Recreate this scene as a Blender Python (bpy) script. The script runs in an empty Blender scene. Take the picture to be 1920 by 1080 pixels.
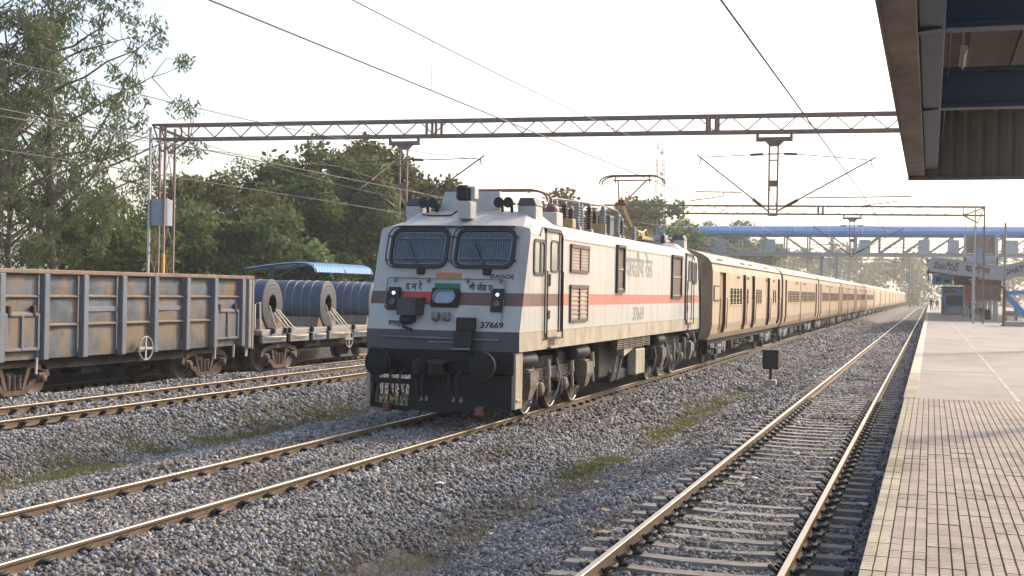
import bpy, bmesh, math, random
import numpy as np
from mathutils import Vector, Matrix, Euler
random.seed(7); np.random.seed(7)
R_ = math.radians
SC = bpy.context.scene
COL = SC.collection

# ------------------------------------------------------------------ camera
F_PX = 2400.0
YAW = math.atan(785 / F_PX); ROLL = 0.018; PITCH = 4 / F_PX; CAM_H = 2.6
cam = bpy.data.cameras.new('camera'); cam.sensor_width = 36.0; cam.lens = 36.0 * F_PX / 1920.0
cam.clip_start = 0.1; cam.clip_end = 6000
camo = bpy.data.objects.new('camera', cam); COL.objects.link(camo)
_F = Vector((-math.sin(YAW), math.cos(YAW), 0)); _R = Vector((math.cos(YAW), math.sin(YAW), 0)); _U = Vector((0, 0, 1))
_F2 = _F * math.cos(PITCH) + _U * math.sin(PITCH); _U2 = _U * math.cos(PITCH) - _F * math.sin(PITCH)
_CX = _R * math.cos(ROLL) + _U2 * math.sin(ROLL); _CY = -_R * math.sin(ROLL) + _U2 * math.cos(ROLL)
m = Matrix((_CX, _CY, -_F2)).transposed().to_4x4(); m.translation = Vector((0, 0, CAM_H))
camo.matrix_world = m
SC.camera = camo

# ------------------------------------------------------------------ sky, sun, exposure
SUN_AZ = R_(34)      # from the track direction (+y) towards the platform (+x)
SUN_EL = R_(34)
w = bpy.data.worlds.new('World'); SC.world = w; w.use_nodes = True
nt = w.node_tree; bg = nt.nodes['Background']
sky = nt.nodes.new('ShaderNodeTexSky'); sky.sky_type = 'NISHITA'; sky.sun_disc = False
sky.sun_elevation = SUN_EL; sky.sun_rotation = SUN_AZ
sky.air_density = 1.0; sky.dust_density = 4.0; sky.ozone_density = 0.8; sky.altitude = 0
nt.links.new(sky.outputs[0], bg.inputs[0]); bg.inputs[1].default_value = 0.15
sun = bpy.data.lights.new('sun', 'SUN'); sun.energy = 1.7; sun.angle = R_(6.0); sun.color = (1.0, 0.84, 0.64)
suno = bpy.data.objects.new('sun', sun); COL.objects.link(suno)
sd = Vector((math.sin(SUN_AZ) * math.cos(SUN_EL), math.cos(SUN_AZ) * math.cos(SUN_EL), math.sin(SUN_EL)))
suno.rotation_euler = sd.to_track_quat('Z', 'Y').to_euler(); suno.location = (30, 30, 60)
SC.view_settings.view_transform = 'Standard'; SC.view_settings.look = 'None'
SC.view_settings.gamma = 1; SC.view_settings.exposure = 1.1
SC.view_settings.use_curve_mapping = False
SC.cycles.volume_bounces = 1; SC.cycles.max_bounces = 6; SC.cycles.transparent_max_bounces = 6
SC.cycles.use_denoising = True

# ------------------------------------------------------------------ mesh helpers
CH = {}
def V3(p): return Vector(p)
class MB:
    def __init__(s): s.v = []; s.f = []; s.m = []; s.s = []
    def add(s, pts, faces, mi=0, smooth=False):
        b = len(s.v); s.v += [tuple(p) for p in pts]
        for f in faces: s.f.append(tuple(i + b for i in f)); s.m.append(mi); s.s.append(smooth)
        return s
    def poly(s, pts, mi=0): return s.add(pts, [tuple(range(len(pts)))], mi)
    def box(s, lo, hi, mi=0):
        (a, b, c), (d, e, f) = lo, hi
        return s.add([(a,b,c),(d,b,c),(d,e,c),(a,e,c),(a,b,f),(d,b,f),(d,e,f),(a,e,f)],
                     [(0,3,2,1),(4,5,6,7),(0,1,5,4),(1,2,6,5),(2,3,7,6),(3,0,4,7)], mi)
    def cbox(s, lo, hi, ch, mi=0, smooth=False):
        c = [(lo[i]+hi[i])/2 for i in range(3)]; h = [(hi[i]-lo[i])/2 for i in range(3)]
        ch = min(ch, min(h)*.9); pts = []; idx = {}
        for sx in (-1,1):
            for sy in (-1,1):
                for sz in (-1,1):
                    for ax in range(3):
                        d = [h[0]-ch, h[1]-ch, h[2]-ch]; d[ax] = h[ax]
                        idx[(sx,sy,sz,ax)] = len(pts)
                        pts.append((c[0]+sx*d[0], c[1]+sy*d[1], c[2]+sz*d[2]))
        fs = []
        for ax in range(3):
            o = [i for i in range(3) if i != ax]
            for sg in (-1,1):
                q = []
                for (a,b) in ((-1,-1),(1,-1),(1,1),(-1,1)):
                    k = [0,0,0]; k[ax] = sg; k[o[0]] = a; k[o[1]] = b; q.append(idx[(*k, ax)])
                fs.append(tuple(q))
        for ax in range(3):
            o = [i for i in range(3) if i != ax]
            for a in (-1,1):
                for b in (-1,1):
                    k0 = [0,0,0]; k1 = [0,0,0]; k0[ax] = -1; k1[ax] = 1
                    k0[o[0]] = k1[o[0]] = a; k0[o[1]] = k1[o[1]] = b
                    fs.append((idx[(*k0,o[0])], idx[(*k1,o[0])], idx[(*k1,o[1])], idx[(*k0,o[1])]))
        for sx in (-1,1):
            for sy in (-1,1):
                for sz in (-1,1): fs.append(tuple(idx[(sx,sy,sz,a)] for a in range(3)))
        return s.add(pts, fs, mi, smooth)
    def bar(s, p0, p1, w, h, mi=0, up=(0,0,1)):
        p0 = V3(p0); p1 = V3(p1); d = (p1-p0).normalized(); u = V3(up)
        if abs(d.dot(u)) > .98: u = Vector((0,1,0))
        x = d.cross(u).normalized(); y = x.cross(d).normalized(); P = []
        for p in (p0, p1):
            for a, b in ((-1,-1),(1,-1),(1,1),(-1,1)): P.append(p + x*a*w/2 + y*b*h/2)
        return s.add(P, [(0,1,2,3),(7,6,5,4),(0,4,5,1),(1,5,6,2),(2,6,7,3),(3,7,4,0)], mi)
    def tube(s, p0, p1, r, n=8, mi=0, r2=None, caps=True):
        return s.path([p0, p1], [r, r if r2 is None else r2], n, mi, caps)
    def path(s, pts, r, n=6, mi=0, caps=True):
        pts = [V3(p) for p in pts]; k = len(pts)
        if not isinstance(r, (list, tuple)): r = [r]*k
        d0 = (pts[1]-pts[0]).normalized(); u = Vector((0,0,1)) if abs(d0.z) < .9 else Vector((1,0,0))
        x = d0.cross(u).normalized(); P = []
        for i, p in enumerate(pts):
            d = (pts[min(i+1,k-1)] - pts[max(i-1,0)])
            d = d.normalized() if d.length > 1e-9 else d0
            x = (x - d*x.dot(d)).normalized(); y = d.cross(x)
            for j in range(n):
                a = 2*math.pi*j/n; P.append(p + (x*math.cos(a) + y*math.sin(a))*r[i])
        F = [(i*n+j, i*n+(j+1)%n, (i+1)*n+(j+1)%n, (i+1)*n+j) for i in range(k-1) for j in range(n)]
        s.add(P, F, mi, n > 4)
        if caps:
            s.add(P[:n], [tuple(range(n))[::-1]], mi); s.add(P[-n:], [tuple(range(n))], mi)
        return s
    def lathe(s, prof, c, axis='z', n=16, mi=0, smooth=True, close=True):
        c = V3(c); P = []
        for (r, h) in prof:
            for j in range(n):
                a = 2*math.pi*j/n; q = (r*math.cos(a), r*math.sin(a), h)
                q = {'z': q, 'x': (q[2], q[0], q[1]), 'y': (q[1], q[2], q[0])}[axis]
                P.append(c + Vector(q))
        k = len(prof)
        s.add(P, [(i*n+j, i*n+(j+1)%n, (i+1)*n+(j+1)%n, (i+1)*n+j) for i in range(k-1) for j in range(n)], mi, smooth)
        if close:
            if prof[0][0] > 1e-4: s.add(P[:n], [tuple(range(n))[::-1]], mi)
            if prof[-1][0] > 1e-4: s.add(P[-n:], [tuple(range(n))], mi)
        return s
    def extr(s, prof, axis, a0, a1, mi=0, smooth=False, caps=True):
        """2d profile extruded along x, y or z. profile coords are the other two axes in order."""
        def pt(p, a): return {'x': (a, p[0], p[1]), 'y': (p[0], a, p[1]), 'z': (p[0], p[1], a)}[axis]
        n = len(prof); P = [pt(p, a0) for p in prof] + [pt(p, a1) for p in prof]
        s.add(P, [(j, (j+1)%n, n+(j+1)%n, n+j) for j in range(n)], mi, smooth)
        if caps: s.add(P[:n], [tuple(range(n))[::-1]], mi); s.add(P[n:], [tuple(range(n))], mi)
        return s
    def mesh(s, name, mats):
        me = bpy.data.meshes.new(name); me.from_pydata(s.v, [], s.f)
        for mt in (mats if isinstance(mats, (list, tuple)) else [mats]): me.materials.append(mt)
        me.polygons.foreach_set('material_index', s.m); me.polygons.foreach_set('use_smooth', s.s)
        me.update(); bm = bmesh.new(); bm.from_mesh(me); bmesh.ops.recalc_face_normals(bm, faces=bm.faces); bm.to_mesh(me); bm.free()
        return me
    def build(s, name, mats, parent=None, loc=None, rot=None, kind=None):
        return link(name, s.mesh(name, mats), parent, loc, rot, kind)
def link(name, me, parent=None, loc=None, rot=None, kind=None):
    o = bpy.data.objects.new(name, me); COL.objects.link(o)
    if parent: o.parent = parent; CH.setdefault(parent.name, []).append(o)
    if loc is not None: o.location = loc
    if rot is not None: o.rotation_euler = rot
    if kind: o['kind'] = kind
    return o
def tag(o, label, cat, group=None, kind=None):
    o['label'] = label; o['category'] = cat
    if group: o['group'] = group
    if kind: o['kind'] = kind
    return o
def thing(name, label, cat, loc=(0,0,0), group=None, rz=0):
    o = bpy.data.objects.new(name, None); COL.objects.link(o); o.location = loc; o.rotation_euler = (0,0,rz)
    o.empty_display_size = .2
    return tag(o, label, cat, group)
def copy_tree(o, parent=None, kids=None):
    c = o.copy(); COL.objects.link(c); c.parent = parent
    for ch in CH.get(o.name, []): copy_tree(ch, c)
    return c
def raw_mesh(name, verts, faces4, mats, tint=None, smooth=False):
    """numpy verts (n,3), faces (k,m) of one size"""
    me = bpy.data.meshes.new(name); nv = len(verts); k, mm = faces4.shape
    me.vertices.add(nv); me.vertices.foreach_set('co', np.ascontiguousarray(verts, dtype=np.float32).ravel())
    me.loops.add(k*mm); me.loops.foreach_set('vertex_index', np.ascontiguousarray(faces4, dtype=np.int32).ravel())
    me.polygons.add(k); me.polygons.foreach_set('loop_start', np.arange(0, k*mm, mm, dtype=np.int32))
    if tint is not None:
        at_ = me.attributes.new('tint', 'FLOAT', 'POINT'); at_.data.foreach_set('value', np.ascontiguousarray(tint, dtype=np.float32))
    for mt in (mats if isinstance(mats, (list, tuple)) else [mats]): me.materials.append(mt)
    if smooth: me.polygons.foreach_set('use_smooth', np.ones(k, dtype=bool))
    me.update(calc_edges=True); me.validate()
    return me
def text_mesh(name, body, size, mat, bold=0.012, sx=1.0, extrude=.002, spacing=1.0):
    """lettering in the x-z plane facing -y, centred"""
    c = bpy.data.curves.new(name, 'FONT'); c.body = body; c.size = size; c.offset = bold*size; c.extrude = extrude
    c.align_x = 'CENTER'; c.align_y = 'CENTER'; c.resolution_u = 3; c.space_character = spacing
    o = bpy.data.objects.new(name, c); COL.objects.link(o); bpy.context.view_layer.update()
    me = bpy.data.meshes.new_from_object(o.evaluated_get(bpy.context.evaluated_depsgraph_get()))
    bpy.data.objects.remove(o); bpy.data.curves.remove(c)
    me.transform(Matrix.Rotation(math.pi/2, 4, 'X') @ Matrix.Diagonal((sx,1,1,1)))
    me.materials.clear(); me.materials.append(mat); me.name = name
    return me

# ------------------------------------------------------------------ materials
MATS = {}
def pbr(name, col, rough=.6, metal=0.0, var=.12, scale=3.0, bump=.0, bscale=30, dirt=None, damt=.5, dscale=(1,1,1), dsharp=(.45,.7), rnd=0.0, spec=.5, tint=0.0, detail=6, world=False):
    if name in MATS: return MATS[name]
    mt = bpy.data.materials.new(name); mt.use_nodes = True; t = mt.node_tree; N = t.nodes; L = t.links
    b = N['Principled BSDF']; b.inputs['Roughness'].default_value = rough; b.inputs['Metallic'].default_value = metal
    b.inputs['Specular IOR Level'].default_value = spec
    tc = N.new('ShaderNodeTexCoord'); src = tc.outputs['Object']
    if rnd or True:
        oi = N.new('ShaderNodeObjectInfo'); ad = N.new('ShaderNodeVectorMath'); ad.operation = 'ADD'
        mu = N.new('ShaderNodeMath'); mu.operation = 'MULTIPLY'; mu.inputs[1].default_value = 37.0
        L.new(oi.outputs['Random'], mu.inputs[0]); L.new(tc.outputs['Object'], ad.inputs[0]); L.new(mu.outputs[0], ad.inputs[1]); src = ad.outputs[0]
    if world: src = N.new('ShaderNodeNewGeometry').outputs['Position']
    n = N.new('ShaderNodeTexNoise'); n.inputs['Scale'].default_value = scale; n.inputs['Detail'].default_value = detail; n.inputs['Roughness'].default_value = .65
    L.new(src, n.inputs['Vector'])
    cr = N.new('ShaderNodeMapRange'); cr.inputs[1].default_value = .3; cr.inputs[2].default_value = .7
    cr.inputs[3].default_value = 1-var; cr.inputs[4].default_value = 1+var; L.new(n.outputs[0], cr.inputs[0])
    val = cr.outputs[0]
    def mul(a, bb):
        q = N.new('ShaderNodeMath'); q.operation = 'MULTIPLY'; L.new(a, q.inputs[0]); L.new(bb, q.inputs[1]); return q.outputs[0]
    if rnd:
        r = N.new('ShaderNodeMapRange'); r.inputs[3].default_value = 1-rnd; r.inputs[4].default_value = 1+rnd; L.new(oi.outputs['Random'], r.inputs[0]); val = mul(val, r.outputs[0])
    if tint:
        a = N.new('ShaderNodeAttribute'); a.attribute_name = 'tint'
        r = N.new('ShaderNodeMapRange'); r.inputs[3].default_value = 1-tint; r.inputs[4].default_value = 1+tint; L.new(a.outputs['Fac'], r.inputs[0]); val = mul(val, r.outputs[0])
    vm = N.new('ShaderNodeVectorMath'); vm.operation = 'SCALE'; vm.inputs[0].default_value = col[:3]; L.new(val, vm.inputs['Scale'])
    out = vm.outputs[0]
    if dirt is not None:
        mp = N.new('ShaderNodeMapping'); mp.inputs['Scale'].default_value = dscale; L.new(src, mp.inputs['Vector'])
        n2 = N.new('ShaderNodeTexNoise'); n2.inputs['Scale'].default_value = 1.0; n2.inputs['Detail'].default_value = 8; n2.inputs['Roughness'].default_value = .7; L.new(mp.outputs[0], n2.inputs['Vector'])
        r2 = N.new('ShaderNodeMapRange'); r2.inputs[1].default_value = dsharp[0]; r2.inputs[2].default_value = dsharp[1]; r2.inputs[4].default_value = damt; L.new(n2.outputs[0], r2.inputs[0])
        mx = N.new('ShaderNodeMix'); mx.data_type = 'RGBA'; L.new(r2.outputs[0], mx.inputs['Factor']); L.new(out, mx.inputs['A']); mx.inputs['B'].default_value = (*dirt[:3], 1); out = mx.outputs['Result']
        rr = N.new('ShaderNodeMapRange'); rr.inputs[3].default_value = rough; rr.inputs[4].default_value = min(1, rough+.3); L.new(r2.outputs[0], rr.inputs[0]); L.new(rr.outputs[0], b.inputs['Roughness'])
    L.new(out, b.inputs['Base Color'])
    if bump:
        n3 = N.new('ShaderNodeTexNoise'); n3.inputs['Scale'].default_value = bscale; n3.inputs['Detail'].default_value = 4; L.new(src, n3.inputs['Vector'])
        bp = N.new('ShaderNodeBump'); bp.inputs['Strength'].default_value = bump; bp.inputs['Distance'].default_value = .02; L.new(n3.outputs[0], bp.inputs['Height']); L.new(bp.outputs[0], b.inputs['Normal'])
    MATS[name] = mt; return mt
def emit(name, col, st):
    mt = bpy.data.materials.new(name); mt.use_nodes = True; b = mt.node_tree.nodes['Principled BSDF']
    b.inputs['Base Color'].default_value = (*col, 1); b.inputs['Emission Color'].default_value = (*col, 1); b.inputs['Emission Strength'].default_value = st
    return mt
def leafmat(name, col, col2, trans=.35):
    mt = bpy.data.materials.new(name); mt.use_nodes = True; t = mt.node_tree; N = t.nodes; L = t.links; N.remove(N['Principled BSDF'])
    a = N.new('ShaderNodeAttribute'); a.attribute_name = 'tint'
    mx = N.new('ShaderNodeMix'); mx.data_type = 'RGBA'; L.new(a.outputs['Fac'], mx.inputs['Factor']); mx.inputs['A'].default_value = (*col, 1); mx.inputs['B'].default_value = (*col2, 1)
    d = N.new('ShaderNodeBsdfDiffuse'); tr = N.new('ShaderNodeBsdfTranslucent'); ms = N.new('ShaderNodeMixShader'); ms.inputs[0].default_value = trans
    L.new(mx.outputs['Result'], d.inputs[0]); L.new(mx.outputs['Result'], tr.inputs[0]); L.new(d.outputs[0], ms.inputs[1]); L.new(tr.outputs[0], ms.inputs[2])
    L.new(ms.outputs[0], N['Material Output'].inputs[0]); return mt

m_ground = pbr('dusty earth', (.17,.145,.115), .95, var=.3, scale=.6, bump=.6, bscale=8)
m_bed = pbr('ballast bed', (.11,.10,.09), .95, var=.55, scale=14, bump=1.0, bscale=22, detail=3)
m_bedshade = pbr('shade toned ballast', (.030,.028,.027), .95, var=.5, scale=10, bump=1.0, bscale=22)  # near-black colour paints in the shade beneath the goods wagons
m_stone = pbr('ballast stone', (.235,.23,.23), .9, var=.22, scale=1.3, tint=.55, world=True, dirt=(.12,.09,.065), damt=.75, dscale=(1.2,.22,.6), dsharp=(.47,.64))
m_stone_br = pbr('brown ballast stone', (.215,.18,.15), .92, var=.25, scale=9, tint=.5)
m_sleeper = pbr('concrete sleeper', (.30,.27,.235), .9, var=.2, scale=6, bump=.3, bscale=40, dirt=(.09,.075,.06), damt=.7, dscale=(3,8,3), rnd=.15)
m_rail_rust = pbr('rusty rail side', (.15,.10,.062), .8, metal=.0, var=.25, scale=4, bump=.15, bscale=60)
m_rail_top = pbr('polished rail head', (.44,.36,.27), .38, metal=1.0, var=.08, scale=2)
m_clip = pbr('black rail clip', (.018,.017,.018), .6, var=.3)
m_plat = pbr('platform concrete', (.29,.25,.22), .9, var=.16, scale=.7, bump=.15, bscale=18, world=True, dirt=(.20,.17,.145), damt=.6, dscale=(.35,.12,1), dsharp=(.45,.65))
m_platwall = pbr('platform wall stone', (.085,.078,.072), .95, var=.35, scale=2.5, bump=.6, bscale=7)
m_white = pbr('loco white paint', (.47,.46,.435), .45, var=.06, scale=1.0, bump=.10, bscale=1.6, dirt=(.31,.26,.205), damt=.75, dscale=(2.6,2.6,.30), dsharp=(.47,.80))
m_red = pbr('loco red stripe', (.47,.15,.115), .5, var=.08, scale=1.5, dirt=(.42,.2,.15), damt=.5, dscale=(1,1,.4))
m_redv = pbr('bright red panel', (.55,.04,.03), .4, var=.08)
m_brown = pbr('loco brown stripe', (.155,.08,.062), .5, var=.12, scale=2, dirt=(.10,.06,.05), damt=.5, dscale=(2,2,.5))
m_lgrey = pbr('loco grey skirt', (.085,.09,.10), .55, var=.15, scale=2, dirt=(.06,.055,.05), damt=.5, dscale=(1.5,1.5,.6))
m_sill = pbr('loco cream sill', (.42,.365,.285), .6, var=.14, scale=2, dirt=(.20,.155,.11), damt=.8, dscale=(1.6,1.6,.5))
m_black = pbr('black painted steel', (.014,.015,.018), .62, var=.3, scale=4)
m_dark = pbr('sooty underframe', (.008,.008,.010), .8, var=.4, scale=3)
m_glass = pbr('cab glass', (.05,.085,.13), .06, var=.1, spec=.8)
m_rubber = pbr('window rubber', (.02,.021,.024), .5, var=.1)
m_steelg = pbr('weathered grey steel', (.25,.25,.25), .55, metal=.3, var=.2, scale=5, dirt=(.12,.08,.05), damt=.6, dscale=(3,3,3))
m_dusty = pbr('dusty bogie steel', (.20,.165,.125), .8, var=.3, scale=5, dirt=(.035,.03,.028), damt=.85, dscale=(4,4,4))
m_wheel = pbr('wheel steel', (.30,.28,.26), .35, metal=.8, var=.15)
m_wheeld = pbr('dark wheel disc', (.028,.025,.024), .8, var=.3)
m_orange = pbr('saffron paint', (.55,.19,.06), .5, var=.06)
m_green = pbr('green paint', (.015,.16,.07), .5, var=.06)
m_fadedtext = pbr('faded grey lettering', (.25,.245,.245), .6, var=.2, scale=8)
m_blacktext = pbr('black lettering', (.02,.02,.03), .5, var=.1)
m_navytext = pbr('dark blue lettering', (.02,.03,.08), .5, var=.1)
m_shutter = pbr('brown vent shutter', (.43,.34,.28), .65, var=.12, scale=3, dirt=(.26,.17,.12), damt=.5, dscale=(2,2,2))
m_ventdark = pbr('dark vent mesh', (.055,.05,.045), .7, var=.3)
m_insul = pbr('brown porcelain', (.07,.035,.025), .55, var=.2)
m_insulg = pbr('grey insulator', (.23,.24,.25), .35, var=.2)
m_panto = pbr('pantograph red oxide', (.16,.05,.035), .5, var=.2)
m_pantoy = pbr('pantograph ochre', (.32,.25,.11), .55, var=.2)
m_gantry = pbr('gantry red oxide steel', (.19,.125,.105), .65, var=.2, scale=3, dirt=(.3,.27,.25), damt=.5, dscale=(2,2,2))
m_galv = pbr('galvanised steel', (.42,.44,.46), .45, metal=.4, var=.12, scale=3)
m_wire = pbr('dark copper wire', (.04,.035,.03), .5, var=.1)
m_coach = pbr('coach tan paint', (.40,.305,.21), .55, var=.09, scale=.8, dirt=(.30,.205,.13), damt=.7, dscale=(.8,.8,.3), dsharp=(.45,.75), rnd=.10)
m_coachroof = pbr('coach roof paint', (.41,.33,.245), .6, var=.1, scale=.7, dirt=(.38,.29,.2), damt=.6, dscale=(.5,.25,1), rnd=.10)
m_coachend = pbr('coach end brown', (.28,.205,.14), .7, var=.2, scale=1, dirt=(.12,.09,.06), damt=.7, dscale=(1.5,1.5,.6))
m_coachdoor = pbr('coach door brown', (.26,.145,.075), .65, var=.2, scale=2, dirt=(.12,.05,.03), damt=.7, dscale=(2,2,.8))
m_coachline = pbr('coach dark gap', (.055,.035,.025), .8, var=.2)
m_coachwin = pbr('coach window dark', (.03,.028,.03), .3, var=.3)
m_coachbar = pbr('coach window bars', (.50,.42,.28), .6, var=.1)
m_band = pbr('coach dull band', (.47,.33,.21), .6, var=.1, scale=1)
m_wagon = pbr('weathered wagon side', (.115,.135,.165), .8, var=.35, scale=1.6, bump=.35, bscale=4, dirt=(.235,.175,.115), damt=.9, dscale=(1.1,1.3,.55), dsharp=(.45,.57), rnd=.18)
m_wagonpost = pbr('wagon post paint', (.15,.175,.21), .75, var=.15, scale=2, dirt=(.24,.18,.13), damt=.6, dscale=(3,3,.8), rnd=.1)
m_wagonrail = pbr('rusty wagon rail', (.23,.17,.13), .85, var=.2, scale=3, dirt=(.16,.08,.05), damt=.6, dscale=(1,3,1))
m_coil = pbr('steel coil', (.06,.085,.135), .5, metal=.25, var=.16, scale=2.2, dirt=(.11,.09,.08), damt=.35, dscale=(1,3,1), dsharp=(.5,.75))
m_coilend = pbr('rusty coil end', (.085,.07,.058), .75, var=.2, scale=3)
m_strap = pbr('pale lashing strap', (.62,.55,.42), .6, var=.1)
m_straw = pbr('wagon deck edge paint', (.32,.30,.28), .75, var=.2, scale=2, dirt=(.22,.14,.09), damt=.7, dscale=(2,2,2))
m_blue = pbr('blue roof sheet', (.07,.19,.40), .45, var=.1, scale=.7, dirt=(.2,.32,.5), damt=.4, dscale=(.3,.3,.3))
m_bluesteel = pbr('blue painted steel', (.012,.036,.085), .5, var=.15, scale=2)
m_bluelt = pbr('bright blue steel', (.05,.22,.48), .4, var=.08)
m_beige = pbr('beige canopy fascia', (.17,.145,.122), .8, var=.2, scale=1.4, dirt=(.075,.062,.052), damt=.75, dscale=(2,.6,2))
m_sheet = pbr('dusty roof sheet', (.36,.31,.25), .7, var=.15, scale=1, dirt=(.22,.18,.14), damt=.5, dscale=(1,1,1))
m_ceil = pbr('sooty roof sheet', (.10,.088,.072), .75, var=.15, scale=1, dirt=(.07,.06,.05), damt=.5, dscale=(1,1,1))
m_signgrey = pbr('pale grey fascia', (.33,.33,.33), .7, var=.05)
m_brickred = pbr('maroon paint', (.17,.05,.035), .6, var=.1)
m_concrete = pbr('pale concrete', (.42,.39,.35), .9, var=.12, scale=2)
m_bark = pbr('eucalyptus bark', (.17,.135,.11), .9, var=.35, scale=2.5)
m_barkd = pbr('dark bark', (.085,.065,.05), .95, var=.3, scale=3)
m_yellowband = pbr('yellow paint', (.55,.28,.04), .6, var=.15)
m_litter = [pbr('white litter', (.65,.65,.66), .6, var=.1), pbr('bluish plastic litter', (.35,.45,.62), .5, var=.1), pbr('pale brown litter', (.48,.36,.24), .8, var=.15)]

# ------------------------------------------------------------------ ground and ballast
T1, T2, T3, T4 = -2.15, -8.97, -17.25, -23.35
T4Z = -0.4
gm = MB(); gm.poly([(-1000,-120,-.95),(1000,-120,-.95),(1000,1650,-.95),(-1000,1650,-.95)])
gm.build('ground', m_ground, kind='structure')
PROF = [(-60,-.9),(-44,-.8),(-28,-.75),(-25.6,-.68),(-25.1,-.60),(-21.6,-.60),(-21.1,-.62),(-20.7,-.45),(-20.1,-.13),(-19.0,-.15),(-15.6,-.20),(-15.0,-.3),(-13.9,-.62),(-13.5,-.62),(-12.4,-.42),(-11.1,-.16),(-10.7,-.13),(-7.25,-.13),(-6.8,-.17),(-5.75,-.52),(-5.35,-.54),(-4.5,-.36),(-3.75,-.21),(-.44,-.22)]
_px = np.array([p[0] for p in PROF]); _pz = np.array([p[1] for p in PROF])
def hash_noise(x, y, s):
    xi = np.floor(x/s); yi = np.floor(y/s); fx = x/s-xi; fy = y/s-yi
    fx = fx*fx*(3-2*fx); fy = fy*fy*(3-2*fy)
    def h(a, b): q = np.sin(a*127.1+b*311.7+s*74.7)*43758.5453; return q-np.floor(q)
    return (h(xi,yi)*(1-fx)+h(xi+1,yi)*fx)*(1-fy)+(h(xi,yi+1)*(1-fx)+h(xi+1,yi+1)*fx)*fy
def bed_z(x, y):
    x = np.asarray(x, float); y = np.asarray(y, float)
    z = np.interp(x, _px, _pz)
    z = z + (hash_noise(x, y, 1.1)-.5)*.07 + (hash_noise(x, y, .35)-.5)*.045
    t1 = np.abs(x-T1) < 1.3
    return np.where(t1, z-.012, z)
xs = np.concatenate([np.arange(-60,-26,2.), np.arange(-26,-.43,.22), [-.44]])
ys = np.concatenate([np.arange(0,46,.25), np.arange(46,120,2), np.arange(120,640,20), [640]])
GX, GY = np.meshgrid(xs, ys); GZ = bed_z(GX, GY)
nx, ny = len(xs), len(ys); I = (np.arange(ny-1)[:,None]*nx+np.arange(nx-1)[None,:])
FQ = np.stack([I, I+1, I+nx+1, I+nx], -1).reshape(-1,4)
bed = link('ballast_bed', raw_mesh('ballast_bed', np.stack([GX,GY,GZ],-1).reshape(-1,3), FQ, m_bed), kind='structure')

b = MB(); b.box((-37,10,-1.2),(-25.75,140,.40),0); b.box((-26.05,10,.40),(-25.6,140,.45),1); b.poly([(-37,10,.45),(-26.05,10,.45),(-26.05,140,.45),(-37,140,.45)],2); b.build('far_platform', [m_platwall, m_concrete, m_plat], kind='structure')
bed.data.materials.append(m_bedshade)
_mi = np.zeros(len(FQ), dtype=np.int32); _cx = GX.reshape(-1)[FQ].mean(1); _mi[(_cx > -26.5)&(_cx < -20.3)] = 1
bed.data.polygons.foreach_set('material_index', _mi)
# loose stones: one uncountable mass, real angular stones
def in_view(x, y, z, mu=.09, mv=.12):
    dx, dy, dz = x, y, z-CAM_H
    dep = dx*_F2.x+dy*_F2.y+dz*_F2.z
    u = (dx*_CX.x+dy*_CX.y+dz*_CX.z)/np.maximum(dep,.1)*F_PX/960
    v = (dx*_CY.x+dy*_CY.y+dz*_CY.z)/np.maximum(dep,.1)*F_PX/540
    return (dep > 3)&(np.abs(u) < 1+mu*2)&(np.abs(v) < 1+mv*2), dep
def stones(x0, x1, y0, y1, dens, smin, smax, dmin, dmax):
    n = int((x1-x0)*(y1-y0)*dens)
    x = np.random.uniform(x0, x1, n); y = np.random.uniform(y0, y1, n); z = bed_z(x, y)
    ok, dep = in_view(x, y, z); ok &= (dep >= dmin)&(dep < dmax)
    # concrete sleepers of the nearest line stay mostly bare
    near1 = np.abs(x-T1) < 1.32
    ph = np.abs((y/.62) % 1.0 - .5)*.62
    bare = near1 & (ph < .058) & (hash_noise(x, y, .7) < .55)
    for c in (T1, T2, T3):
        ok &= ~((np.abs(np.abs(x-c)-.87) < .075))
    ok &= ~bare
    ok &= ~((x < -7.7)&(x > -10.6)&(y > 27))
    ok &= ~((hash_noise(x+9, y, 1.7) < .16) & ((np.abs(x+5.5) < .45)|(np.abs(x+13.7) < .5)))
    x, y, z = x[ok], y[ok], z[ok]; n = len(x)
    sz = np.random.uniform(smin, smax, n)*.5
    base = np.array([(a,b,c) for a in (-1,1) for b in (-1,1) for c in (-1,1)], float)
    P = base[None]*np.random.uniform(.55,1.15,(n,8,3))*(sz[:,None,None])*np.random.uniform(.6,1.15,(n,1,3))
    a = np.random.uniform(0,6.28,(n,3)); c, s = np.cos(a), np.sin(a)
    def rot(P, i, j, k):
        p = P.copy(); p[:,:,i] = P[:,:,i]*c[:,k,None]-P[:,:,j]*s[:,k,None]; p[:,:,j] = P[:,:,i]*s[:,k,None]+P[:,:,j]*c[:,k,None]; return p
    P = rot(rot(rot(P,0,1,0),1,2,1),0,2,2)
    P += np.stack([x, y, z+sz*np.random.uniform(-.1,.7,n)], -1)[:,None,:]
    q = np.array([(0,1,3,2),(4,6,7,5),(0,4,5,1),(2,3,7,6),(0,2,6,4),(1,5,7,3)])
    F = (np.arange(n)[:,None,None]*8+q[None]).reshape(-1,4)
    return P.reshape(-1,3), F, np.repeat(np.random.rand(n)**1.3, 8), x
def join_sets(sets):
    Vs, Fs, Ts = [], [], []; o = 0
    for P, F, T, _ in sets: Vs.append(P); Fs.append(F+o); Ts.append(T); o += len(P)
    return np.concatenate(Vs), np.concatenate(Fs), np.concatenate(Ts)
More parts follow.
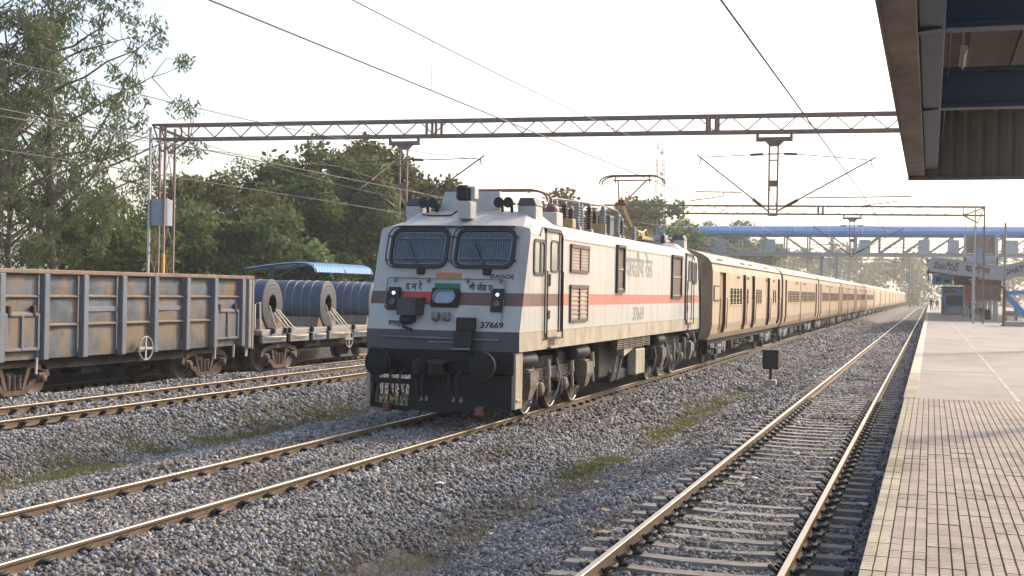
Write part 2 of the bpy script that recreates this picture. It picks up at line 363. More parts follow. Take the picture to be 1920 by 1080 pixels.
A = [stones(-13.5,-.5, 6, 18, 520, .028,.062, 3, 17), stones(-20.4,-.5, 8, 34, 270, .035,.072, 17, 27), stones(-22,-.5, 14, 46, 90, .06,.10, 27, 40), stones(-7.6,-.5, 32, 78, 75, .06,.12, 40, 70), stones(-19.5,-13, 32, 60, 30, .07,.12, 40, 70), stones(-7.6,-.5, 66, 150, 26, .10,.19, 70, 140)]
P, F, T = join_sets(A); link('ballast_stones', raw_mesh('ballast_stones', P, F, m_stone, T), kind='stuff')
A = [stones(-13.5,-.5, 6, 18, 60, .035,.075, 3, 17), stones(-15,-.5, 8, 34, 36, .045,.085, 17, 27), stones(-3.3,-1.0, 6, 40, 110, .03,.065, 3, 40), stones(-9.7,-8.2, 6, 24, 70, .03,.065, 3, 40), stones(-22,-.5, 14, 46, 14, .06,.10, 27, 40), stones(-7.6,-.5, 32, 78, 14, .06,.12, 40, 70)]
P, F, T = join_sets(A); link('brown_ballast_stones', raw_mesh('brown_ballast_stones', P, F, m_stone_br, T), kind='stuff')

# ------------------------------------------------------------------ tracks
RP = [(-.068,-.156),(.068,-.156),(.068,-.147),(.012,-.128),(.009,-.118),(.009,-.05),(.030,-.036),(.0335,-.006),(.028,0),(-.028,0),(-.0335,-.006),(-.030,-.036),(-.009,-.05),(-.009,-.118),(-.012,-.128),(-.068,-.147)]
def rail_mesh(name, y0, y1):
    b = MB(); n = len(RP)
    segs = [y0+(y1-y0)*i/40 for i in range(41)]
    for i in range(40):
        a0, a1 = segs[i], segs[i+1]
        for j in range(n):
            p, q = RP[j], RP[(j+1)%n]
            top = j in (7,8,9)
            b.add([(p[0],a0,p[1]),(q[0],a0,q[1]),(q[0],a1,q[1]),(p[0],a1,p[1])], [(0,1,2,3)], 1 if top else 0)
    return b.mesh(name, [m_rail_rust, m_rail_top])
RAIL = rail_mesh('rail', 0, 640)
def sleeper_mesh():
    b = MB(); hw = [(-1.37,.02),(-.9,.0),(-.35,-.025),(.35,-.025),(.9,.0),(1.37,.0)]
    for i in range(5):
        (xa, za), (xb, zb) = hw[i], hw[i+1]; za -= .02 if i == 0 else 0
        t, w2 = .10, .135
        b.add([(xa,-w2,-.22),(xa,w2,-.22),(xa,t,za),(xa,-t,za),(xb,-w2,-.22),(xb,w2,-.22),(xb,t,zb),(xb,-t,zb)],
              [(3,2,6,7),(0,3,7,4),(2,1,5,6)]+([(0,1,2,3)] if i == 0 else [])+([(4,7,6,5)] if i == 4 else []))
    return b.mesh('sleeper', m_sleeper)
SLEEPER = sleeper_mesh()
def clip_mesh():
    b = MB(); b.path([(0,-.07,.0),(0,-.055,.05),(.02,-.03,.072),(.045,0,.06),(.05,.03,.074),(.02,.055,.06),(-.02,.06,.03),(-.05,.02,.03)], .019, 5)
    b.box((-.05,-.06,-.01),(.05,.06,.014)); return b.mesh('rail_clip', m_clip)
CLIP = clip_mesh()
def track(label, xc, zc, y0, yn, yc, yend, group='railway tracks', sp=.62, drop=0):
    t = thing('railway_track', label, 'track', (xc,0,zc), group)
    for s in (-1,1): link('rail', RAIL, t, (s*.87,0,0))
    k = 0; y = y0; rest = MB(); restc = MB()
    y = math.ceil(y0/sp)*sp+sp/2
    while y < yend:
        if y < yn:
            so = link('sleeper', SLEEPER, t, (0,y,-.160-drop))
            if y < yc:
                for s in (-1,1):
                    for d in (-1,1): link('rail_clip', CLIP, so, (s*.87+d*.10,0,.014+drop), (0,0,0 if d > 0 else math.pi)).scale = (1.35,1.35,1.35)
        else:
            rest.box((-1.36,y-.1,-.3),(1.36,y+.1,-.168-drop))
            if y < 60:
                for s in (-1,1):
                    for d in (-1,1): restc.box((s*.87+d*.085-.05,y-.06,-.165),(s*.87+d*.085+.05,y+.06,-.09))
        y += sp
    if rest.v: rest.build('far_sleepers', m_sleeper, t, kind='stuff')
    if restc.v: restc.build('far_rail_clips', m_clip, t, kind='stuff')
    return t
track('empty track with bare concrete sleepers beside the platform', T1, 0, 7, 66, 34, 330)
track('track the white locomotive stands on', T2, 0, 7, 26, 26, 60)
track('empty track with a bright rail between locomotive and goods wagons', T3, 0, 14, 60, 34, 100, drop=.015)
track('track under the open goods wagon and coil wagon', T4, T4Z, 18, 20, 20, 60)

# ------------------------------------------------------------------ platform
PZ = .8
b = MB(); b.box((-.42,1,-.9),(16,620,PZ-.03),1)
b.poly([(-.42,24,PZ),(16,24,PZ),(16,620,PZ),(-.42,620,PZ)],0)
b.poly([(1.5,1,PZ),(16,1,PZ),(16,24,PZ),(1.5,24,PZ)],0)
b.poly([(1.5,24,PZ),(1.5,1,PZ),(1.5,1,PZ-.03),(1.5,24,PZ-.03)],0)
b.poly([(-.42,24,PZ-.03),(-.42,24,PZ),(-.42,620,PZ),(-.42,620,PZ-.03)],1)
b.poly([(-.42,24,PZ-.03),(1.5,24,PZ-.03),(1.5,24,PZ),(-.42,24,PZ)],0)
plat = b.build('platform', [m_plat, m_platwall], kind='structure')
def tilemat(name, c, rnd):
    mt = pbr(name, c, .75, var=.2, scale=2.2, rnd=rnd, world=True, dirt=(c[0]*.48,c[1]*.45,c[2]*.43), damt=.7, dscale=(1.4,.7,1), dsharp=(.5,.72))
    t = mt.node_tree; N = t.nodes; L = t.links
    tc = N.new('ShaderNodeTexCoord'); sp = N.new('ShaderNodeSeparateXYZ'); L.new(tc.outputs['Object'], sp.inputs[0])
    mu = N.new('ShaderNodeMath'); mu.operation = 'MULTIPLY'; mu.inputs[1].default_value = 2*math.pi/.05; L.new(sp.outputs['Y'], mu.inputs[0])
    sn = N.new('ShaderNodeMath'); sn.operation = 'SINE'; L.new(mu.outputs[0], sn.inputs[0])
    bp = N.new('ShaderNodeBump'); bp.inputs['Strength'].default_value = .7; bp.inputs['Distance'].default_value = .006; L.new(sn.outputs[0], bp.inputs['Height']); L.new(bp.outputs[0], N['Principled BSDF'].inputs['Normal'])
    return mt
m_tile = tilemat('ribbed paving tile', (.315,.26,.222), .14); m_coping = tilemat('pale yellow coping tile', (.36,.315,.235), .10)
m_groove = pbr('dirty groove', (.175,.138,.115), .95, var=.3, scale=8)
def tile_mb(w, ribs, x0=0, y0=0, b=None):
    b = b or MB(); g = .007
    b.poly([(x0+.002,y0+.002,-.014),(x0+w-.002,y0+.002,-.014),(x0+w-.002,y0+.248,-.014),(x0+.002,y0+.248,-.014)],1)
    for k in range(ribs):
        a, c = x0+w*k/ribs+g, x0+w*(k+1)/ribs-g; e = .004
        b.add([(a-e,y0+.003,-.014),(c+e,y0+.003,-.014),(c+e,y0+.247,-.014),(a-e,y0+.247,-.014),(a,y0+.006,0),(c,y0+.006,0),(c,y0+.244,0),(a,y0+.244,0)],
              [(4,5,6,7),(0,1,5,4),(1,2,6,5),(2,3,7,6),(3,0,4,7)],0)
    return b
TILE = tile_mb(.25,3).mesh('paving_tile', [m_tile,m_groove]); COPE = tile_mb(.17,2).mesh('coping_tile', [m_coping,m_groove])
restt = MB(); restc = MB()
for r in range(66):
    y = 7.5+r*.25
    jz = lambda: PZ+random.uniform(-.003,.003)
    if r < 37:
        link('coping_tile', COPE, plat, (-.42,y,jz()))
        for c in range(7): link('paving_tile', TILE, plat, (-.25+c*.25,y,jz()), (random.uniform(-.01,.01),random.uniform(-.01,.01),0))
    else:
        tile_mb(.17,2,-.42,y,restc)
        for c in range(7): tile_mb(.25,3,-.25+c*.25,y,restt)
restc.build('far_coping_tiles', [m_coping,m_groove], plat, (0,0,PZ), kind='stuff'); restt.build('far_paving_tiles', [m_tile,m_groove], plat, (0,0,PZ), kind='stuff')
# pale edge band farther on, joint strips between paving bays
for i in range(24):
    y = 24+i*4
    MB().cbox((-.44,y+.01,PZ-.12),(-.20,y+3.99,PZ+.006),.01).build('coping_stone', m_coping if i < 2 else pbr('pale coping stone', (.47,.42,.33), .85, var=.15, scale=2, rnd=.08), plat)
b = MB(); b.box((-.44,120,PZ-.1),(-.2,600,PZ+.006)); b.build('coping_band', MATS['pale coping stone'], plat)
b = MB(); b.box((1.46,24,PZ),(1.54,100,PZ+.004)); b.build('paving_joint', pbr('worn joint', (.345,.305,.27), .9, var=.3, scale=1.5), plat)
for y in (33,44,58): MB().box((-.2,y,PZ),(1.46,y+.06,PZ+.003)).build('paving_joint', m_groove if y != 44 else m_concrete, plat)

# ------------------------------------------------------------------ locomotive
LY = 23.1; LL = 19.9; HW = 1.58
loco = thing('electric_locomotive', 'white electric locomotive with red and brown waist stripe heading the train', 'locomotive', (T2, LY, 0))
def rake(z): return .32*max(0, z-1.8)
def FP(x, z, off=0.0): return (x, .32*(z-1.8)-off*.952, z+off*.305)
ZR = [1.42,1.80,2.29,2.54,3.72]
body = MB()   # 0 white 1 red 2 brown 3 grey 4 sill
def side_cols():
    ys_ = [None, .9, 2.7, 6, 10, 14, 17.2, LL-.9, None]; return ys_
for sx in (-1,1):
    ysd = side_cols()
    for r in range(4):
        z0, z1 = ZR[r], ZR[r+1]
        for c in range(8):
            def yy(k, z):
                if k == 0: return rake(z)
                if k == 8: return LL-rake(z)
                return ysd[k]
            mi = {0:4, 1:0, 2:(2 if c < 2 else 1), 3:0}[r]
            body.add([(sx*HW,yy(c,z0),z0),(sx*HW,yy(c+1,z0),z0),(sx*HW,yy(c+1,z1),z1),(sx*HW,yy(c,z1),z1)], [(0,1,2,3)], mi)
RX = [HW,1.555,1.42,1.18,.6,0]
secs = [('f',[3.72,3.80,3.84,3.865,3.87,3.875]), (1.6,[3.72,3.88,4.0,4.18,4.215,4.22]), (2.6,[3.72,3.88,4.0,4.18,4.215,4.22]), (3.0,[3.72,3.87,3.97,4.03,4.06,4.07]),
        (LL-3.0,[3.72,3.87,3.97,4.03,4.06,4.07]), (LL-2.6,[3.72,3.88,4.0,4.18,4.215,4.22]), (LL-1.6,[3.72,3.88,4.0,4.18,4.215,4.22]), ('b',[3.72,3.80,3.84,3.865,3.87,3.875])]
def secpts(sc):
    y, zs = sc; out = []
    xs_ = RX+[-x for x in RX[-2::-1]]; zz = zs+zs[-2::-1]
    for x, z in zip(xs_, zz): out.append((x, rake(z) if y == 'f' else LL-rake(z) if y == 'b' else y, z))
    return out
for a, c in zip(secs, secs[1:]):
    pa, pc = secpts(a), secpts(c)
    for i in range(len(pa)-1): body.add([pa[i],pa[i+1],pc[i+1],pc[i]], [(0,1,2,3)], 0, False)
for end in (0,1):
    def fy(z): return rake(z) if end == 0 else LL-rake(z)
    for r in range(4):
        z0, z1 = ZR[r], ZR[r+1]
        body.add([(-HW,fy(z0),z0),(HW,fy(z0),z0),(HW,fy(z1),z1),(-HW,fy(z1),z1)], [(0,1,2,3)], {0:3,1:0,2:2,3:0}[r])
    pts = secpts(secs[0] if end == 0 else secs[-1]); body.add(pts, [tuple(range(len(pts)))], 0)
body.add([(-HW,0,1.42),(HW,0,1.42),(HW,LL,1.42),(-HW,LL,1.42)], [(0,1,2,3)], 3)
body.build('body_shell', [m_white,m_red,m_brown,m_lgrey,m_sill], loco)
def rrect(x0, x1, z0, z1, r, n=5):
    out = []
    for (cx, cz, a0) in ((x1-r,z0+r,-90),(x1-r,z1-r,0),(x0+r,z1-r,90),(x0+r,z0+r,180)):
        for k in range(n+1):
            a = R_(a0+90*k/n); out.append((cx+r*math.cos(a), cz+r*math.sin(a)))
    return out
def ring_front(b, outer, inner, o0, o1, fn, mi=0):
    n = len(outer)
    P = [fn(x,z,o0) for x,z in outer]+[fn(x,z,o1) for x,z in outer]+[fn(x,z,o1) for x,z in inner]+[fn(x,z,o0) for x,z in inner]
    for j in range(n):
        k = (j+1)%n
        b.add([P[j],P[k],P[n+k],P[n+j]], [(0,1,2,3)], mi); b.add([P[n+j],P[n+k],P[2*n+k],P[2*n+j]], [(0,1,2,3)], mi); b.add([P[2*n+j],P[2*n+k],P[3*n+k],P[3*n+j]], [(0,1,2,3)], mi)
for sx in (-1,1):
    x0, x1 = (-1.31,-.07) if sx < 0 else (.07,1.31)
    b = MB(); ring_front(b, rrect(x0,x1,3.0,3.80,.20), rrect(x0+.06,x1-.06,3.06,3.73,.15), -.01, .05, FP)
    ring_front(b, rrect(x0+.075,x1-.075,3.075,3.715,.14), rrect(x0+.095,x1-.095,3.095,3.695,.125), .0, .03, FP, 1)
    wf = b.build('windshield', [m_rubber, m_steelg], loco)
    b = MB(); b.poly([FP(x,z,.008) for x,z in rrect(x0+.055,x1-.055,3.055,3.735,.15)]); b.build('glass', m_glass, wf)
    b = MB()
    for k in range(19):
        x = x0+.17+(x1-x0-.34)*k/18; b.path([FP(x,3.10,.045),FP(x,3.69,.045)], .0055, 4, 0, False)
    for z in (3.18,3.58): b.path([FP(x0+.10,z,.052),FP(x1-.10,z,.052)], .011, 5)
    b.build('window_grille', m_steelg, wf, kind='stuff')
    b = MB(); cage = rrect(x0-.035,x1+.035,2.97,3.80,.22,4); b.path([FP(x,z,.13) for x,z in cage]+[FP(*cage[0],.13)], .014, 5)
    for x, z in ((x0-.035,3.15),(x0-.035,3.62),(x1+.035,3.15),(x1+.035,3.62)): b.tube(FP(x,z,0), FP(x,z,.13), .012, 5)
    b.build('guard_frame', m_black, wf)
    b = MB(); xc = (x0+x1)/2; b.path([FP(xc+.08,2.97,.07),FP(xc-.05,3.2,.08),FP(xc-.22,3.5,.07)], .011, 5); b.cbox((xc+.02,.28,2.88),(xc+.18,.42,3.0),.02); b.build('wiper', m_black, wf)
b = MB(); b.bar(FP(-1.2,3.825,.03), FP(1.25,3.825,.03), .05,.035); b.build('window_eave', m_rubber, loco)
# flag panels
b = MB(); b.poly([FP(x,z,.004) for x,z in ((-.27,2.82),(.27,2.82),(.27,2.92),(-.27,2.92))]); b.build('saffron_panel', m_orange, loco)
b = MB(); b.poly([FP(x,z,.004) for x,z in ((-.27,2.60),(.27,2.60),(.27,2.71),(-.27,2.71))]); b.build('green_panel', m_green, loco)
b = MB(); b.poly([FP(x,z,.004) for x,z in ((-.88,2.30),(-.30,2.30),(-.30,2.53),(-.88,2.53))]); b.build('red_panel', m_redv, loco)
# headlamp
def rbox(b, x0, x1, z0, z1, o0, o1, mi=0):
    P = [FP(x,z,o) for o in (o0,o1) for x,z in ((x0,z0),(x1,z0),(x1,z1),(x0,z1))]
    b.add(P, [(0,3,2,1),(4,5,6,7),(0,1,5,4),(1,2,6,5),(2,3,7,6),(3,0,4,7)], mi)
b = MB(); rbox(b,-.28,.28,2.24,2.59,-.02,.09); hl = b.build('headlamp', m_black, loco)
b = MB(); pr = rrect(-.23,.23,2.28,2.55,.13); ring_front(b, pr, rrect(-.20,.20,2.30,2.53,.11), .08, .14, FP); b.build('lamp_rim', m_steelg, hl)
b = MB(); b.poly([FP(x,z,.105) for x,z in rrect(-.20,.20,2.30,2.53,.11)]); b.build('lamp_lens', pbr('headlamp lens', (.30,.33,.36), .1, metal=.6, var=.1), hl)
m_lampon = emit('lit marker lamp', (1,.93,.85), 1.1)
for sx in (-1,1):
    xc = sx*1.08
    b = MB(); rbox(b,xc-.12,xc+.12,2.17,2.60,-.02,.08); mk = b.build('marker_lamp', m_black, loco)
    c0 = FP(xc,2.48,.09); b = MB(); b.lathe([(.032,0),(.032,-.02),(.02,-.03),(0,-.034)], (c0[0],c0[1]+.01,c0[2]), 'y', 12); b.build('lit_lens', m_lampon, mk)
    c0 = FP(xc,2.30,.10); b = MB(); b.lathe([(.06,.02),(.06,-.02),(.045,-.025),(.04,0),(0,.005)], (c0[0],c0[1],c0[2]), 'y', 12); b.build('dark_lens', m_steelg, mk)
# handrail, jumper boxes, plates
b = MB(); b.path([FP(-1.26,2.20,.02),FP(-1.27,2.77,.05),FP(-1.2,2.79,.06),FP(1.12,2.78,.06),FP(1.2,2.76,.05),FP(1.2,2.0,.03)], .012, 5)
for x in (-1.1,-.4,.42,1.1): b.lathe([(.03,-.03),(.03,.03)], FP(x,2.78,.05), 'y', 8); b.bar(FP(x,2.78,0), FP(x,2.72,.06), .03,.05)
b.build('handrail', m_steelg, loco)
b = MB(); b.add([(-.90,-.14,2.08),(-.48,-.22,2.08),(-.48,-.20,2.40),(-.90,-.12,2.40),(-.86,.12,2.08),(-.42,.1,2.08),(-.42,.2,2.43),(-.86,.2,2.43)], [(0,1,2,3),(1,5,6,2),(3,2,6,7),(0,3,7,4),(0,4,5,1)], 0); b.cbox((-.86,-.1,1.92),(-.56,.06,2.08),.03,1); b.path([(-.8,0,1.95),(-.78,-.06,1.85),(-.6,-.05,1.80)],.03,6,1); b.build('jumper_box', [pbr('dark grey box', (.05,.05,.053), .6),m_black], loco)
b = MB(); b.cbox((.36,-.20,1.80),(.70,.05,2.06),.02); b.cbox((.34,-.28,1.48),(.68,-.02,1.80),.03); b.bar((.33,-.29,1.47),(.69,-.29,1.47),.03,.03,1); b.build('jumper_box', [m_black,m_steelg], loco)
b = MB()
for x in (-.14,.08): b.cbox((x-.07,-.06,1.98),(x+.07,.1,2.16),.03)
b.lathe([(.03,-.1),(.03,.05)], (-.14,0,2.02), 'y', 8, 1); b.lathe([(.03,-.1),(.03,.05)], (.08,0,2.02), 'y', 8, 1); b.build('brake_socket', [m_steelg,m_panto], loco)
b = MB(); b.path([(-1.2,-.05,1.66),(1.15,-.05,1.64)], .02, 6); b.path([(-.2,-.12,1.58),(.3,-.12,1.58)],.016,6)
for x in (-1.2,-.4,.4,1.15): b.bar((x,-.05,1.65),(x,.02,1.65),.03,.03)
b.build('front_step_rail', m_steelg, loco)
TXT = [('(KAVACH)',.115,1.10,2.855,m_navytext,.9),('द म रे',.19,-.71,2.635,m_navytext,.85),('वी जेड ए',.175,.69,2.63,m_navytext,.85),('37669',.165,1.01,1.915,m_blacktext,1.15),('डब्ल्यूएपी-7',.13,-.88,1.92,m_blacktext,.85)]
ROTF = (-math.atan(.32),0,0)
for body_, sz, x, z, mt, sx in TXT: link('lettering', text_mesh('lettering', body_, sz, mt, .03, sx), loco, FP(x,z,.006), ROTF)
# lower front: buffer beam, buffers, coupler, cowcatcher
b = MB(); b.cbox((-1.5,-.12,.98),(1.5,.25,1.415),.03); b.cbox((-1.32,-.10,.92),(-.55,.0,1.38),.02); b.build('buffer_beam', m_dark, loco)
for sx in (-1,1):
    b = MB(); b.lathe([(.13,0),(.13,-.35),(.10,-.36),(.10,-.5)], (sx*1.06,-.1,1.18), 'y', 18); bu = b.build('buffer', m_dark, loco)
    b = MB(); b.lathe([(.10,-.45),(.25,-.5),(.255,-.54),(.235,-.56),(0,-.575)], (sx*1.06,-.1,1.18), 'y', 24, 0); b.lathe([(.262,-.545),(.262,-.515),(.235,-.505)], (sx*1.06,-.1,1.18), 'y', 24, 1, close=False); b.build('buffer_head', [m_dark, m_lgrey], bu)
b = MB(); b.cbox((-.16,-.62,.96),(.16,-.05,1.24),.05); b.cbox((-.30,-.80,.92),(-.08,-.52,1.28),.06); b.cbox((.06,-.88,.94),(.27,-.50,1.26),.06); b.path([(.25,-.6,1.2),(.5,-.3,1.25),(.6,-.1,1.2)],.02,6); b.tube((-.08,-.7,1.3),(-.08,-.7,.86),.05,8); b.build('coupler', m_dark, loco)
b = MB()
b.add([(-1.36,-.10,.98),(1.46,-.10,.98),(1.46,-.16,.30),(.0,-.42,.26),(-.55,-.35,.28),(-.55,-.18,.96),(0,-.2,.98)], [(5,6,3,4),(6,1,2,3)], 0)
b.bar((-1.38,-.2,.34),(-.5,-.36,.28),.05,.10); b.bar((-1.38,-.12,.80),(-.5,-.2,.80),.05,.1)
for k in range(8): x = -1.34+k*.11; b.bar((x,-.14,.82),(x+.03,-.26,.32),.025,.03)
b.bar((-1.36,0,.98),(-1.36,-.18,.30),.06,.06); b.box((1.40,-.1,.3),(1.46,.25,1.0))
b.build('cowcatcher', m_dark, loco)
for x, mt in ((-.95,m_panto),(.93,m_panto)): b = MB(); b.cbox((x-.07,-.45,.22),(x+.07,-.3,.40),.02); b.build('guard_tip', mt, loco)
for x0 in (-1.15,-.9,-.7,-.35,-.25,.3,.45):
    b = MB(); b.path([(x0,-.1,1.02),(x0,-.34,.98),(x0+.02,-.44,.8),(x0+.05,-.42,.56),(x0+.10,-.36,.50)], .026, 6); b.lathe([(.035,-.04),(.035,.05)], (x0+.1,-.36,.5), 'z', 8, 1); b.build('brake_hose', [m_black, m_steelg], loco)
for sx in (-1,1):
    b = MB(); b.box((sx*1.50-.04,-.06,.34),(sx*1.50+.04,.36,1.40)); b.bar((sx*1.55,-.02,.5),(sx*1.55,.3,.5),.03,.03); b.build('side_step_plate', m_sill, loco)
# side features: f(y,z,o) on the platform side, mirrored to the other side
def SP(sx): return lambda y, z, o=0.0: (sx*(HW+o), y, z)
for sx in (1,-1):
    S = SP(sx)
    def panel(b, y0, y1, z0, z1, o, mi=0):
        b.add([S(y0,z0,o),S(y1,z0,o),S(y1,z1,o),S(y0,z1,o)], [(0,1,2,3)], mi)
    def slab(b, y0, y1, z0, z1, o0, o1, mi=0):
        xs_ = sorted((sx*(HW+o0), sx*(HW+o1))); b.box((xs_[0],y0,z0),(xs_[1],y1,z1),mi)
    for flip in (0,1):
        Y = (lambda y: y) if not flip else (lambda y: LL-y)
        def rng(a, c): return (Y(a),Y(c)) if not flip else (Y(c),Y(a))
        y0, y1 = rng(1.66,2.60)
        b = MB(); slab(b, y0, y1, 1.80, 3.80, -.06, -.03, 0); slab(b, y0-.05, y0, 1.72, 3.84, -.02, .02, 1); slab(b, y1, y1+.05, 1.72, 3.84, -.02,.02,1); slab(b, y0-.05,y1+.05,3.80,3.85,-.02,.035,1); slab(b, y0-.02,y1+.02,1.66,1.74,-.02,.06,2)
        panel(b, y0, y1, 1.80, 2.29, .003, 3); panel(b, y0, y1, 2.29, 2.54, .003, 4); panel(b, y0, y1, 2.54, 3.80, .003, 3)
        dr = b.build('cab_door', [m_white,m_rubber,m_sill,m_white,m_brown], loco)
        b = MB(); ring_front(b, rrect(y0+.32,y1-.06,2.98,3.64,.10), rrect(y0+.36,y1-.10,3.02,3.60,.08), 0, .02, lambda y,z,o: S(y,z,o+.004)); b.build('window_frame', m_rubber, dr)
        b = MB(); b.poly([S(y,z,.009) for y,z in rrect(y0+.35,y1-.09,3.01,3.61,.08)]); b.build('pane', pbr('reflective door glass', (.25,.27,.26), .08, var=.2, spec=.9), dr)
        b = MB(); slab(b, y0+.22,y0+.30,2.70,2.94,.004,.03,0); slab(b, y0+.16,y0+.28,2.03,2.2,.004,.03,0); b.build('door_latch', m_black, dr)
        for yy_ in (1.58,2.72):
            b = MB(); b.path([S(Y(yy_),1.62,0),S(Y(yy_),1.62,.07),S(Y(yy_),3.0,.07),S(Y(yy_),3.0,0)], .016, 6); b.build('grab_rail', m_black, loco)
        b = MB(); ring_front(b, rrect(*rng(.80,1.56),2.90,3.62,.12), rrect(*(lambda a,c:(a+.06,c-.06))(*rng(.80,1.56)),2.96,3.56,.09), 0, .025, S)
        wn = b.build('cab_side_window', m_rubber, loco)
        a, c = rng(.80,1.56); b = MB(); b.poly([S(y,z,.004) for y,z in rrect(a+.05,c-.05,2.95,3.57,.09)]); b.build('pane', MATS['reflective door glass'], wn)
        b = MB(); slab(b, (a+c)/2+.05,(a+c)/2+.16,2.96,3.56,.006,.018); b.build('mullion', m_rubber, wn)
        b = MB(); slab(b, *rng(1.9,2.4),1.48,1.62,-.02,.004,0); slab(b, *rng(1.88,2.42),1.43,1.47,0,.08,1); b.build('footstep', [m_black,m_sill], loco)
        b = MB(); b.path([S(Y(1.2),3.70,.01),S(Y(1.45),3.87,-.01),S(Y(2.72),3.87,-.01),S(Y(2.80),3.75,.02),S(Y(2.82),1.75,.02)], .022, 6); b.build('drip_rail', m_rubber, loco)
    def shutter(y0, y1, z0, z1):
        b = MB(); slab(b, y0-.05,y1+.05,z1,z1+.08,0,.05,0); slab(b,y0-.04,y0,z0,z1,0,.04,0); slab(b,y1,y1+.04,z0,z1,0,.04,0); slab(b,y0-.04,y1+.04,z0-.05,z0,0,.04,0); ym = (y0+y1)/2; slab(b,ym-.03,ym+.03,z0,z1,0,.045,0)
        p = b.build('vent_shutter', pbr('dark vent frame', (.10,.055,.045), .6), loco)
        for k, (a, c) in enumerate(((y0,ym-.03),(ym+.03,y1))):
            b = MB(); n = 7
            slab(b, a, c, z0, z1, .004, .012)
            for q in range(n): zz = z0+(z1-z0)*(q+.5)/n; slab(b, a+.02, c-.02, zz-.02, zz+.02, .012, .028)
            b.build('louvre', m_shutter, p)
    shutter(3.52,4.96,3.06,3.54); shutter(3.52,4.92,1.98,2.66)
    for y0, y1, z0, z1 in ((7.75,8.50,2.64,3.70),(14.85,16.3,2.50,3.68)):
        b = MB(); slab(b,y0-.05,y1+.05,z1,z1+.07,0,.07); slab(b,y0-.05,y0+.03,z0,z1,0,.06); slab(b,y1-.03,y1+.05,z0,z1,0,.06); slab(b,y0-.05,y1+.05,z0-.06,z0,0,.06); p = b.build('vent_grille', m_ventdark, loco)
        b = MB(); slab(b,y0+.03,y1-.03,z0,z1,.004,.012); b.build('vent_mesh', pbr('vent mesh brown', (.13,.105,.085), .8, var=.3), p)
        b = MB(); zm = (z0+z1)/2; slab(b,y0+.03,y1-.03,zm-.02,zm+.02,.012,.03); slab(b,y0+.03,y1-.03,z0+.02,z0+.05,.012,.03); b.build('vent_crossbar', m_sill, p)
    RS = (0,0,math.pi/2 if sx > 0 else -math.pi/2)
    link('lettering', text_mesh('lettering', 'भारतीय रेल', .72, m_fadedtext, .02, 1.12), loco, S(10.35,3.24,.004), RS)
    link('lettering', text_mesh('lettering', '37669', .50, m_fadedtext, .012, 1.1), loco, S(10.35,2.02,.004), RS)
    b = MB()
    for k in range(13): y = 3.2+k*1.12; b.add([S(y,3.70,.004),S(y+.03,3.70,.004),(sx*1.558,y+.03,3.88),(sx*1.558,y,3.88),(sx*1.425,y,3.98),(sx*1.425,y+.03,3.98)], [(0,1,2,3),(3,2,5,4)])
    slab(b, 2.9, LL-2.9, 3.685, 3.70, 0, .012)
    b.build('roof_joint', m_shutter, loco, kind='stuff')
    b = MB(); slab(b, .4, LL-.4, 1.785, 1.80, 0, .008); b.build('sill_bead', m_sill, loco)
# roof equipment
b = MB(); b.cbox((-.02,.78,4.0),(.26,1.15,4.36),.02,0); b.cbox((-.07,.80,4.37),(.20,1.12,4.68),.05,1); b.cbox((.20,.9,4.40),(.30,1.15,4.66),.02,0); b.build('roof_headlight', [m_white,m_black], loco)
b = MB(); b.add([(-.72,1.6,4.2),(.62,1.6,4.2),(.62,2.8,4.2),(-.72,2.8,4.2),(-.66,1.75,4.62),(.54,1.75,4.62),(.54,2.75,4.62),(-.66,2.75,4.62)], [(4,5,6,7),(0,1,5,4),(1,2,6,5),(2,3,7,6),(3,0,4,7)]); b.build('roof_hood', m_white, loco)
for x0, x1 in ((-1.44,-1.08),(1.0,1.38)):
    for y0 in (1.55, LL-2.0):
        b = MB(); b.cbox((x0,y0,3.95),(x1,y0+.5,4.32),.02,0); b.extr([(x0-.01,4.322),(x1+.01,4.322),(x1-.05,4.47),(x0+.05,4.47)], 'y', y0-.01, y0+.51, 1); b.build('roof_ventilator', [m_white,m_lgrey], loco)
b = MB(); b.cbox((1.04,3.0,3.98),(1.40,3.5,4.28),.02,0); b.lathe([(.17,4.285),(.16,4.36),(.09,4.44),(0,4.46)], (1.22,3.25,0), 'z', 12, 1); b.build('antenna_dome', [m_white,m_panto], loco)
for x in (-.95,-.75,.68,.88):
    b = MB(); b.lathe([(.11,0),(.10,.03),(.04,.16),(.03,.42),(0,.43)], (x,1.28,4.36), 'y', 14); b.bar((x,1.5,4.36),(x,1.55,4.18),.05,.05); b.build('horn', m_black, loco)
b = MB(); b.path([(-.98,1.3,4.12),(-.7,1.25,4.09),(-.3,1.2,4.10),(-.05,1.05,4.22)], .018, 6); b.build('roof_cable', m_black, loco)
def insulator(b, x, y, z, h, r, mi=0, n=10):
    prof = [(r*.5,0)]; k = int(h/.06)
    for i in range(k): z0 = h*i/k; prof += [(r*.5,z0+.005),(r,z0+h/k*.35),(r*.95,z0+h/k*.5),(r*.5,z0+h/k*.75)]
    b.lathe(prof+[(r*.5,h)], (x,y,z), 'z', n, mi)
random.seed(3)
